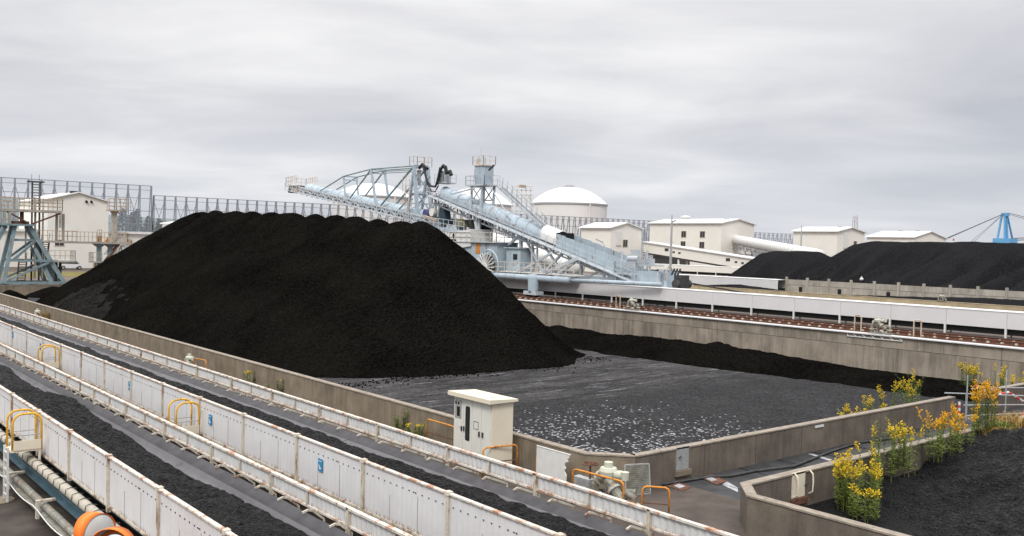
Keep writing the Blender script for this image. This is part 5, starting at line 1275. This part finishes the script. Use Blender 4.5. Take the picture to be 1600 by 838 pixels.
    emb = [S(695, 366, X=63.2), S(735, 358, X=63.2), S(735, 385, X=63.2), S(716, 388, X=63.2), S(700, 380, X=63.2)]
    MB().prism(emb, (3.2, 0, 0)).build('counter_hopper', WH, t)
    ec = S(708.5, 373.5, X=63.15); r = .34; mb = MB()
    for an in (90, 210, 330):
        u = V((0, -math.cos(R(an)), math.sin(R(an)))); v = V((0, -math.cos(R(an + 90)), math.sin(R(an + 90))))
        mb.prism([ec + u * .05, ec + u * (.05 + r) + v * r * .58, ec + u * (.05 + 2 * r), ec + u * (.05 + r) - v * r * .58], (-.03, 0, 0))
    mb.build('emblem', M['black'], t)
    mb = MB(); mb.lathe(S(664, 334, X=64.4), [(0, -.05), (.5, -.05), (.55, .1), (.5, .7), (0, .7)], 16, (1, 0, 0)); mb.build('winch_drum', mat('violet_blue_paint', (.06, .07, .17), .5, .2), t)
    MB().lathe(S(674, 332, X=64.6), [(0, 0), (.5, 0), (.5, .6), (0, .7)], 16, (1, 0, 0)).build('winch_cover', M['cream'], t)
    c = S(694, 345, X=65.2); mb = MB()
    mb.prism([(64.6, c.y + 1.2, c.z + .5), (64.6, c.y - .9, c.z + .2), (64.6, c.y - .6, c.z - .9), (64.6, c.y + .8, c.z - .8)], (1.5, 0, 0)); mb.prism([(64.9, c.y + .5, c.z + 1.8), (64.9, c.y - .3, c.z + 1.6), (64.9, c.y - .6, c.z + .25), (64.9, c.y + .8, c.z + .5)], (.9, 0, 0)); mb.build('chute', mat('dark_teal_paint', (.035, .06, .08), .5, .2), t)
    c = S(722, 347, X=64.6); MB().box(64.2, 65.2, c.y - .6, c.y + .7, c.z - .6, c.z + .35).build('gear_box', M['olive'], t)
    mb = MB(); q = random.Random(4)
    for k in range(9):
        c = S(672 + k * 5.5, 344 + k * 1.5, X=64.2 + q.random()); s = .2 + .3 * q.random(); mb.box(c.x, c.x + s * 2, c.y - s, c.y + s, c.z - .9, c.z - .3 + s).piece()
    mb.build_pieces('machine_box', P2, t)
    MB().bar(S(662, 338, X=63.8), S(684, 345, X=63.8), .3).build('orange_beam', M['rustrail'], t)
    # --- operator tower
    mb = MB(); z1 = 14.6
    for x in (65.0, 66.8):
        for py, pt in ((745, 748), (759, 764)):
            A, B = S(py, 378, X=66), S(pt, 291, X=66); mb.bar((x, A.y, 8.15), (x, B.y, z1), .22)
        ys = [S(747, 330).y, S(762, 330).y]; mb.bar((x, ys[0], 11.2), (x, ys[1], 11.2), .14).bar((x, ys[0], 12.8), (x, S(764, 291).y, z1), .11).bar((x, S(748, 291).y, z1), (x, ys[1], 12.8), .11).bar((x, ys[0], 13.0), (x, ys[1], 13.0), .13)
    mb.build('tower_frame', P2, t)
    MB().bar(S(742, 294, X=64.6), S(705, 304, X=64.6), .16).bar(S(742, 294, X=67.4), S(705, 304, X=67.4), .16).build('tower_tie', P2, t)
    A, B = S(745, 290), S(767, 290)
    mb = MB().box(64.7, 67.0, B.y - .4, A.y + .5, 14.6, 14.75); mb.railing([(64.75, A.y + .5, 14.75), (64.75, B.y - .4, 14.75), (67.0, B.y - .4, 14.75)], 1.05, .9, .045); mb.railing([(64.75, A.y + .5, 14.75), (67.0, A.y + .5, 14.75)], 1.05, .9, .045); mb.build('cabin_deck', P2, t)
    cy = S(757, 280).y; pr = [(65.3, cy + .9), (65.0, cy + .55), (65.0, cy - .55), (65.3, cy - .9), (66.6, cy - .9), (66.6, cy + .9)]
    cb = MB().prism([(x, y, 14.76) for x, y in pr], (0, 0, 2.15)).build('operator_cabin', P, t)
    MB().prism([(66 + (x - 66) * 1.12, cy + (y - cy) * 1.15, 16.915) for x, y in pr], (0, 0, .14)).build('cabin_roof', M['rail'], cb)
    mb = MB().prism([(64.98, cy + .58, 15.5), (65.27, cy + .92, 15.5), (65.27, cy + .92, 16.6), (64.98, cy + .58, 16.6)], (-.02, .02, 0)); mb.build('cabin_window', M['glass'], cb)
    MB().railing([(65.0, cy + 1.0, 17.06), (65.0, cy - 1.0, 17.06), (66.8, cy - 1.0, 17.06), (66.8, cy + 1.0, 17.06), (65.0, cy + 1.0, 17.06)], 1.0, .8, .045).tube([(65.4, cy, 17.06), (65.4, cy, 18.9)], .06, 6).box(65.2, 65.6, cy + .2, cy + .6, 17.06, 17.8).build('roof_railing', M['flakyrail'], cb)
    MB().bar((65.6, cy - 1.3, 16.4), (65.4, cy - 2.5, 16.9), .16).build('flood_lamp', DK, cb)
    # dark chutes hanging below the tower
    p0, p1 = S(757, 343), S(757, 376); MB().box(65.2, 66.3, p0.y - .9, p0.y + .1, 8.16, p0.z).build('feed_chute', mat('brown_black_rubber', (.02, .015, .014), .7, .2), t)
    mb = MB().tube([S(x, y, X=64.6) for x, y in ((735, 344), (737, 352), (738.5, 360), (738, 378))], [.30, .34, .3, .26], 9); mb.build('cable_trunk', M['hose'], t)
    mb = MB().tube([S(745, 344, X=64.6), S(746, 378, X=64.6)], .22, 8).tube([S(749, 344, X=64.6), S(748, 378, X=64.6)], .16, 8).bar(S(743, 345, X=64.6), S(751, 378, X=64.6), .12); mb.build('riser_pipe', P2, t)
    mb = MB().railing([S(734, 342, X=64.4), S(765, 341, X=64.4)], 1.0, .8, .055); q = S(750, 342, X=64.4); mb.box(64.4, 66.6, S(765, 341).y, S(733, 342).y, q.z - .12, q.z); mb.build('tower_landing', P2, t)
    # stair from the cabin deck down over the sloping belt
    mb = MB(); s0, s1 = S(777, 291, X=65.2), S(846, 354, X=65.2)
    for o in (0, .8): mb.bar(s0 + XX * o, s1 + XX * o, .10, .22)
    for k in range(1, 34): c = s0.lerp(s1, k / 34); mb.bar(c, c + XX * .8, .08)
    for o in (0, .8):
        for hh in (.5, 1.0): mb.bar(s0 + XX * o + Z * hh, s1 + XX * o + Z * hh, .05)
        for k in range(0, 10): c = s0.lerp(s1, k / 9) + XX * o; mb.bar(c, c + Z * 1.0, .05)
    mb.bar(S(766, 292, X=65), S(797, 342, X=65), .1); mb.build('stair', P2, t)
stacker()
solo(MB().tube([at(1050, 438, X=72), at(1080, 443, X=75), at(1120, 450, X=80), at(1170, 459, X=86)], .09, 5), 'trailing_cable', M['dark'], 'dark cable trailing from the stacker tail towards the tan wall', 'cable', (72, 58, 4.2))

# ================================================================== LEFT: TRESTLE, WALKWAYS, VAN
def trestle():
    t = thing('trestle_tower', 'grey blue splayed steel trestle with rusty railed decks at the left edge', 'tower', (28, 131, 1.28)); G = M['greyblue']
    mb = MB()
    for y in (129.8, 133.5):
        cyy = 131.6; yt = cyy + (y - cyy) * .5
        for xb, xt in ((24.6, 26.0), (31.7, 27.7), (21.3, 24.9)): mb.bar((xb, y, 1.45), (xt, yt, 8.75), .42, .5)
        mb.bar((30.2, y, 1.5), (28.4, yt, 5.9), .4)
        mb.bar((20.8, y, 1.5), (32.1, y, 1.5), .4, .34); mb.bar((25.3, y, 4.35), (30.2, y, 4.35), .28); mb.bar((25.8, yt, 6.95), (29.2, yt, 6.95), .28)
        mb.bar((25.2, y, 1.9), (29.9, y, 4.2), .26); mb.bar((25.6, y, 4.4), (28.4, yt, 6.9), .3)
    for x in (24.7, 31.6): mb.bar((x, 129.8, 1.5), (x, 133.5, 1.5), .34)
    mb.build('leg_frame', G, t)
    for x in (24.6, 27.9, 31.5): MB().box(x - .5, x + .5, 129.4, 130.2, 1.28, 1.40).build('foot_plate', M['dark'], t)
    MB().box(24.4, 28.1, 130.0, 133.2, 8.76, 9.0).build('bearing_platform', G, t)
    MB().box(25.6, 27.6, 130.4, 132.6, 9.01, 9.35).box(26.6, 27.0, 130.6, 131, 9.351, 10.6).build('bearing', M['rust'], t)
    mb = MB().box(19, 31.4, 130.0, 132.6, 10.55, 10.85); mb.build('upper_deck', M['slabc'], t)
    mb = MB().railing([(19, 130.05, 10.85), (31.4, 130.05, 10.85), (31.4, 132.6, 10.85)], 1.45, 1.1, .075, 3).railing([(31.5, 131.0, 8.6), (31.5, 132.0, 8.6)], 2.2, .5, .06, 6)
    mb.railing([(19, 132.6, 10.85), (31.4, 132.6, 10.85)], 1.45, 1.1, .075, 3); mb.build('upper_railing', M['rustrail'], t)
    mb = MB().bar((25.0, 130.2, 10.5), (27.3, 130.2, 9.2), .2).bar((31.2, 130.2, 10.5), (27.8, 130.2, 9.0), .2); mb.build('tie', M['rust'], t)
    mb = MB()
    for x in (31.0, 31.8): mb.bar((x, 131.2, 6.96), (x, 131.2, 10.5), .28)
    for x in (24.7, 25.3): mb.bar((x, 130.2, 8.9), (x, 130.2, 10.6), .3)
    mb.bar((28.4, 131, 2), (28.4, 131, 12.2), .22).bar((29.4, 131.4, 2), (29.4, 131.4, 12.2), .16).bar((27.4, 131.4, 4), (27.4, 131.4, 9), .16); mb.build('column', M['slabc'], t)
    mb = MB().box(28.4, 33.3, 130.3, 132.3, 6.75, 6.95).box(29.2, 33.2, 130.3, 132.3, 4.15, 4.33); mb.build('lower_deck', M['slabc'], t)
    mb = MB().railing([(29.4, 130.35, 4.33), (33.1, 130.35, 4.33), (33.1, 132.3, 4.33)], 1.35, .62, .06, 2).railing([(28.5, 130.35, 6.95), (33.3, 130.35, 6.95)], 1.3, .62, .06, 2); mb.build('lower_railing', M['rustrail'], t)
    mb = MB()
    for x, y0, z0, y1, z1 in ((28.0, 131, 11.0, 134.6, 14.6), (26.4, 131.2, 1.5, 133.4, 4.3), (29.0, 131.2, 4.4, 133, 6.9)):
        for o in (0, .9): mb.bar((x + o, y0, z0), (x + o + .7, y1, z1), .1, .24)
        for k in range(1, 10): f = k / 10; mb.bar((x + .7 * f, y0 + (y1 - y0) * f, z0 + (z1 - z0) * f), (x + .9 + .7 * f, y0 + (y1 - y0) * f, z0 + (z1 - z0) * f), .09)
        for o in (0, .9):
            mb.bar((x + o, y0, z0 + 1), (x + o + .7, y1, z1 + 1), .06)
    mb.bar((28.8, 134.7, 1.3), (28.8, 134.7, 14.6), .2).bar((29.7, 134.7, 1.3), (29.7, 134.7, 14.6), .2).box(28.4, 30.3, 134.6, 136, 14.6, 14.75); mb.build('stair', M['dark'], t)
    for x in (31.0, 31.5): MB().bar((x, 131.3, 1.3), (x, 131.3, 4.15), .3).build('prop', M['dark'], t)
    return t
trestle()
def walkway():
    t = thing('elevated_walkway', 'rusty railed walkway on two grey columns, right of the trestle at far left', 'walkway', (38.5, 140, 1.28))
    MB().box(32.6, 42.6, 139, 141, 6.55, 6.85).build('deck', M['slabc'], t)
    MB().railing([(32.7, 139.05, 6.85), (42.4, 139.05, 6.85), (42.4, 141, 6.85)], 1.35, .55, .06, 2).railing([(38.2, 139.05, 6.85), (38.8, 139.05, 6.85)], 1.7, .3, .07, 3).build('railing', M['rustrail'], t)
    for x in (38.7, 40.2):
        MB().box(x - .28, x + .28, 139.6, 140.2, 1.28, 6.1).add([(x - .3, 139.6, 6.1), (x + .3, 139.6, 6.1), (x + .3, 140.2, 6.1), (x - .3, 140.2, 6.1), (x - .8, 139.2, 6.54), (x + .8, 139.2, 6.54), (x + .8, 140.8, 6.54), (x - .8, 140.8, 6.54)], [(0, 1, 5, 4), (1, 2, 6, 5), (2, 3, 7, 6), (3, 0, 4, 7)]).build('column', M['greyblue'], t)
    MB().box(37.6, 40.6, 139, 141, 3.85, 4.0).build('landing', M['slabc'], t)
    MB().railing([(37.65, 141, 4.0), (37.65, 139.05, 4.0), (38.9, 139.05, 4.0)], 1.3, .5, .06, 2).build('landing_railing', M['rustrail'], t)
    mb = MB()
    for p, q in (((39.4, 4.0), (41.3, 6.6)), ((38.9, 1.3), (40.3, 3.9))):
        for y in (139.2, 140.0): mb.bar((p[0], y, p[1]), (q[0], y, q[1]), .1, .24); mb.bar((p[0], y, p[1] + 1), (q[0], y, q[1] + 1), .06)
        for k in range(1, 9): f = k / 9; mb.bar((p[0] + (q[0] - p[0]) * f, 139.2, p[1] + (q[1] - p[1]) * f), (p[0] + (q[0] - p[0]) * f, 140.0, p[1] + (q[1] - p[1]) * f), .09)
    mb.bar((38.0, 139.2, 1.3), (38.0, 139.2, 3.9), .14); mb.build('stair', M['rust'], t)
    MB().box(38.3, 38.9, 139.3, 139.8, 6.86, 7.7).prism([(39.4, 139.4, 6.86), (40.0, 139.4, 6.86), (39.7, 139.4, 7.5)], (0, .5, 0)).build('winch', M['orange'], t)
walkway()
lc = thing('lattice_conveyor', 'pale lattice conveyor frame sinking behind the left flank of the big coal pile', 'conveyor', (43.5, 140, 4.5))
mb = MB()
for y in (139.2, 140.8): mb.truss((42.0, y, 6.3), (50.0, y, 6.0), (41.2, y, 4.4), (50.0, y, 4.2), 9, .16)
mb.build('frame', M['white'], lc); MB().box(43.5, 50, 139.3, 140.7, 6.45, 6.6).box(43, 50, 139.3, 140.7, 5.0, 5.2).build('belt', M['dark'], lc)
cm = thing('lookout_column', 'rust stained concrete column with a small railed platform on top, before the low warehouse', 'column', (48, 165, 1.28))
MB().box(47.65, 48.4, 164.6, 165.4, 1.28, 11.6).build('shaft', M['slabc'], cm); MB().box(46.9, 49.1, 164, 166, 11.9, 12.1).box(47.5, 48.6, 164.5, 165.5, 11.6, 11.9).build('platform', M['rustrail'], cm)
MB().railing([(46.9, 164, 12.1), (50.4, 164, 12.1)], 1.9, 1.0, .09, 3).railing([(47.2, 166, 12.1), (50.4, 166, 12.1)], 1.9, 1.0, .09, 3).build('railing', M['rustrail'], cm)
def van(label, x, y, rot, m):
    t = thing('parked_car', label, 'car', (0, 0, 0))
    prof = [(-2.1, .45), (2.1, .45), (2.15, .85), (1.45, 1.0), (.75, 1.75), (-1.9, 1.8), (-2.15, 1.1)]
    MB().prism([(px, -.8, z) for px, z in prof], (0, 1.6, 0)).build('body', m, t)
    for s in (-1, 1): MB().prism([(1.25, s * .801, 1.05), (.72, s * .801, 1.65), (-1.7, s * .801, 1.68), (-1.85, s * .801, 1.1)], (0, s * .02, 0)).build('side_window', M['glass'], t)
    MB().prism([(1.5, -.7, 1.04), (.82, -.7, 1.7), (.8, -.7, 1.72), (1.46, -.7, 1.02)], (0, 1.4, 0)).build('windscreen', M['glass'], t)
    for wx in (-1.35, 1.35):
        for s in (-1, 1):
            wh = MB().tube([(wx, s * .62, .36), (wx, s * .84, .36)], .36, 16).build('wheel', M['tyre'], t); MB().tube([(wx, s * .845, .36), (wx, s * .86, .36)], .2, 12).build('rim', M['steel'], wh)
    for s in (-1, 1): MB().box(2.14, 2.2, s * .6 - .15, s * .6 + .15, .72, .88).build('headlight', M['white'], t)
    t.location = (x, y, 1.305); t.rotation_euler = (0, 0, rot); return t
van('silver grey car parked on the road below the low warehouse, left of the white car', 42.6, 183.5, .25, M['steel'])
van('white car parked on the road below the low warehouse at far left', 45.6, 182.5, -.1, M['roofw'])
solo(MB().box(48.3, 62, 178.2, 178.5, 1.3, 2.6), 'low_fence', M['slabc'], 'low concrete barrier between the grass and the parked cars', 'barrier', (45, 171, 1.3))

# ================================================================== PIPE BARRIER IN THE GAP OF THE AISLE WALL
bt = thing('pipe_barrier', 'makeshift scaffold pipe barrier closing the gap in the aisle wall at right', 'barrier', (46.5, 20.3, 0))
mb = MB()
for x, y, z in ((45.3, 20.2, 2.2), (48.2, 19.6, 2.35), (49.6, 18.6, 1.2), (50.9, 18.4, 1.1), (45.9, 20.5, 1.2)): mb.tube([(x, y, 0), (x, y, z)], .035, 7).piece()
mb.build_pieces('upright', M['steel'], bt)
mb = MB()
for p, q in (((44.3, 20.8, 1.35), (49.2, 18.9, 1.05)), ((45.2, 20.3, .75), (49.9, 18.5, .62)), ((45.3, 20.2, .25), (50.6, 18.2, .22)), ((47.9, 20.0, 1.42), (54, 18.6, 1.1)), ((46.2, 20.4, 1.45), (48.4, 20.3, 1.38)), ((48.8, 18.8, 1.0), (52.5, 18.4, .85))): mb.tube([p, q], .032, 7).piece()
mb.build_pieces('pipe', M['steel'], bt)
for lab, pts, m in (('red and white bar lying across the pipe barrier', ((47.0, 20.1, 1.0), (48.5, 19.6, 1.2), (49.4, 18.9, .55), (50.2, 18.6, .62)), 'red'), ('red and white striped post at the left end of the pipe barrier', ((44.75, 20.3, .1), (44.75, 20.3, .95)), 'red'), ('short red bar on the top pipe of the barrier', ((46.3, 20.3, 1.6), (47.3, 20.1, 1.45), (48.0, 19.8, 1.2)), 'red')):
    t = thing('barrier_bar', lab, 'bar', pts[0]); P_ = [Vector(p) for p in pts]; n = 10; mb = MB(); mw = MB()
    for p, q in zip(P_[:-1], P_[1:]):
        for k in range(6): (mb if k % 2 else mw).tube([p.lerp(q, k / 6), p.lerp(q, (k + .98) / 6)], .06, 7).piece()
    mb.build_pieces('white_band', M['white'], t); mw.build_pieces('red_band', M['red'], t)
solo(MB().lathe((48.9, 18.9, 0), [(.28, 0), (.28, .05), (.18, .06), (.05, .62), (0, .63)], 14), 'traffic_cone', M['vis'], 'small orange cone standing behind the pipe barrier', 'cone', (48.9, 18.9, 0))
st_ = thing('steel_stand', 'grey steel box stand right of the pipe barrier', 'stand', (50.6, 18.2, 0)); MB().box(50.0, 51.4, 17.8, 18.7, .98, 1.05).build('top', M['slabc'], st_)
for x in (50.05, 51.3):
    for y in (17.85, 18.6): MB().box(x, x + .07, y, y + .07, 0, .979).build('leg', M['steel'], st_)

# ================================================================== PLANTS
def goldenrod_mesh(seed, nst, spread, h, plume, lean=.12, leafy=1.0):
    q = random.Random(seed); st = MB(); lf = MB(); fl = MB()
    for k in range(nst):
        a = q.random() * 6.283; r = spread * math.sqrt(q.random()); x, y = r * math.cos(a), r * math.sin(a); hh = h * q.uniform(.72, 1.05)
        lx, ly = lean * hh * (x / (spread + .01) + q.uniform(-.5, .5)), lean * hh * (y / (spread + .01) + q.uniform(-.5, .5))
        pos = lambda f: Vector((x + lx * f * f, y + ly * f * f, hh * f))
        st.tube([pos(0), pos(.35), pos(.7), pos(1)], [.011, .009, .007, .003], 4)
        for i in range(int(62 * leafy)):
            f = .12 + .80 * q.random(); c = pos(f); an = q.random() * 6.283; L = (.17 - .08 * f) * q.uniform(.8, 1.4); d = Vector((math.cos(an), math.sin(an), q.uniform(-.1, .7))).normalized()
            s = d.cross(Vector((0, 0, 1))).normalized() * L * .15; lf.quad(c, c + d * L * .5 - s, c + d * L, c + d * L * .5 + s)
        if q.random() < plume:
            for b in range(13):
                f = q.uniform(.72, 1.0); c = pos(f); an = q.random() * 6.283; L = .13 * (1.06 - f) / .3 * q.uniform(.7, 1.3) + .03
                for j in range(9):
                    u = j / 8; p = c + Vector((math.cos(an) * L * u, math.sin(an) * L * u, L * 1.2 * u - .35 * L * u * u + .02)); s = .019 * q.uniform(.7, 1.5)
                    e1 = Vector((q.uniform(-1, 1), q.uniform(-1, 1), q.uniform(-1, 1))).normalized() * s; e2 = Vector((q.uniform(-1, 1), q.uniform(-1, 1), q.uniform(-1, 1))).normalized() * s
                    fl.quad(p - e1, p - e2, p + e1, p + e2)
    return st, lf, fl
def goldenrod(name, label, loc, seed, nst, spread, h, plume=1., m='plume', lean=.12, leafy=1., group='goldenrod growing along the pit walls'):
    t = thing(name, label, 'plant', loc, group); st, lf, fl = goldenrod_mesh(seed, nst, spread, h, plume, lean, leafy); o = Vector((0, 0, 0))
    st.build('stem', M['stem'], t, org=o); lf.build('leaf', M['leaf'], t, org=o)
    if fl.f: fl.build('flower', M[m], t, org=o)
    return t
GR = 'goldenrod_plant'
def hz(x, y): return max(0.0, min(1.0, .9 + .035 * (x - 34) if x > 34 else .095 * (x - 25.6)))
gl = [
 ('biggest dense bush of yellow goldenrod, inside the corner of the low wall at bottom right', 26.35, 15.0, 11, 34, .62, 1.72, 1., 'plume', .10, 1.),
 ('low front shoots of goldenrod before the biggest bush', 25.6, 14.3, 12, 9, .35, 1.0, .8, 'plume', .1, 1.),
 ('pair of tall pale green goldenrod stems above the low wall, hardly yellow', 29.3, 15.75, 13, 7, .38, 2.35, .35, 'plume', .1, 1.4),
 ('loose green goldenrod with small yellow tops, right of the biggest bush', 28.2, 15.3, 14, 7, .55, 1.55, .5, 'plume', .22, .9),
 ('tall yellow green goldenrod clump against the low wall, right of the pair of pale stems', 30.4, 15.6, 15, 13, .42, 1.75, .8, 'plume', .1, 1.1),
 ('single tall goldenrod stem with a thin yellow top above the low wall', 31.0, 15.8, 16, 3, .14, 2.1, .6, 'plume', .08, 1.5),
 ('goldenrod with an umbrella shaped orange top, mid low wall', 32.6, 15.5, 17, 8, .34, 1.75, 1., 'plumeo', .25, 1.2),
 ('goldenrod with drooping yellow tops, next right of the umbrella shaped one', 33.6, 15.6, 18, 9, .42, 1.4, 1., 'plumeo', .2, 1.),
 ('goldenrod with several separate yellow tops, left of the tall orange bush', 35.0, 15.7, 19, 10, .45, 1.45, 1., 'plumeo', .2, 1.),
 ('tall bush with a dense orange yellow head rising over the low wall at right', 37.3, 15.9, 20, 26, .40, 2.1, 1., 'plumeo', .06, .9),
 ('small goldenrod row along the inside of the aisle wall, left part', 37.6, 21.6, 21, 9, .7, 1.25, .9, 'plume', .15, .9),
 ('small goldenrod row along the inside of the aisle wall, below the two taller plants', 39.6, 21.6, 22, 8, .6, 1.5, .8, 'plume', .15, 1.),
 ('taller goldenrod with a yellow tip behind the aisle wall, left of its twin', 41.0, 21.9, 23, 6, .3, 2.0, .9, 'plume', .1, 1.2),
 ('taller goldenrod with a broad yellow tip behind the aisle wall, right of its twin', 42.4, 21.9, 24, 9, .4, 2.1, .9, 'plume', .1, 1.2),
 ('dull leafy weed without flowers before the dark coal bank', 46.4, 23.2, 25, 7, .5, 1.9, .15, 'plume', .25, 1.),
 ('bushy goldenrod with pale yellow tops in front of the tall wall', 54.5, 24.2, 26, 24, .5, 1.75, .9, 'plume', .1, 1.),
 ('slim goldenrod with a bright yellow tip in front of the tall wall at right', 56.5, 23.3, 27, 5, .3, 1.6, .9, 'plume', .1, 1.4),
 ('wide patch of green goldenrod along the short wall by the pipe barrier', 55.5, 22.0, 28, 26, 1.7, 1.25, .5, 'plume', .15, 1.),
 ('green goldenrod at the very right edge above the short wall', 57.6, 22.0, 29, 14, .8, 1.4, .7, 'plume', .15, 1.),
 ('green weeds with yellow tips at the foot of the wall, left of the cabinet rail', 21.0, 32.6, 30, 5, .22, 1.0, .2, 'plume', .12, 1.1),
 ('low green weeds touching the orange rail left of the cream cabinet', 20.9, 31.2, 31, 6, .4, .7, .1, 'plume', .15, 1.1),
 ('sparse yellowish weeds at the foot of the wall, right of the far valve pump', 21.05, 44.3, 32, 6, .6, .8, .2, 'plume', .12, 1.),
 ('sparse yellowish weeds at the wall foot, left of a like clump', 21.05, 47.5, 33, 5, .6, .75, .2, 'plume', .12, 1.),
]
for lab, x, y, sd, ns, sp, h, pl_, m, ln, lfy in gl:
    z = hz(x, y) if y < 16.2 else 0.0
    goldenrod(GR, lab, (x, y, z - .03 if z else z), sd, ns, sp, h, pl_, m, ln, lfy)
def tuft(label, x, y, z, n, spread, h, seed, m='drygrass'):
    q = random.Random(seed); mb = MB()
    for k in range(n):
        a = q.random() * 6.283; r = spread * math.sqrt(q.random()); bx, by = r * math.cos(a), r * .6 * math.sin(a); hh = h * q.uniform(.5, 1.1); a2 = q.random() * 6.283; ln = hh * q.uniform(.3, 1.0)
        p0 = Vector((bx, by, 0)); p1 = p0 + Vector((math.cos(a2) * ln * .4, math.sin(a2) * ln * .4, hh * .7)); p2 = p0 + Vector((math.cos(a2) * ln, math.sin(a2) * ln, hh * .75)); s = Vector((-math.sin(a2), math.cos(a2), 0)) * .012
        mb.add([p0 - s, p0 + s, p1 + s, p1 - s, p2], [(0, 1, 2, 3), (3, 2, 4)])
    t = solo(mb, 'grass_tuft', M[m], label, 'grass', (0, 0, 0)); t.location = (x, y, z)
tuft('dry straw coloured grass hanging over the low wall, right of the tall orange bush', 39.8, 15.9, .95, 420, 1.3, .75, 5)
tuft('green and straw grass at the foot of the tall orange bush', 38.2, 15.7, .85, 260, .7, .75, 6, 'leaf')
tuft('dry brown grass right below the tall orange bush', 37.2, 15.4, .75, 240, .5, .8, 7)
tuft('thin dry weeds by the wall near the pump at far left', 21.0, 92.5, 0, 160, .8, 1.0, 8)

# ================================================================== GROUPS OF REPEATS
GROUPS = dict(belt_conveyor='open belt conveyors beside the pit', coal_load='coal riding on the belts', step_platform='yellow hooped step platforms on the panel walls', sign='small notices and plates', traffic_mirror='traffic mirrors at the bottom edge', guard_rail='orange guard rails along the near wall', pump='valve and pump sets along the walls', floor_plate='plates lying on the aisle floor', rail_track='rusty rails on the wall top', covered_conveyor='covered conveyors in the yard', guard_hoop='small rusty hoops by the rails', industrial_building='cream industrial houses', tube_conveyor='white tube conveyors', storage_tank='white domed tanks', dust_fence='mesh dust fences', tree='trees behind the fence', light_mast='thin grey masts', street_lamp='street lamps in the yard', chimney='red and white chimneys in the distance', concrete_wall='low concrete walls', coal_pile='coal piles', coal_heap='small coal heaps', parked_car='cars parked on the far road', barrier_bar='red and white bars on the pipe barrier', grass_tuft='grass tufts by the low walls')
for o in list(col.objects):
    if o.parent is None and o.name.split('.')[0] in GROUPS and 'group' not in o: o['group'] = GROUPS[o.name.split('.')[0]]
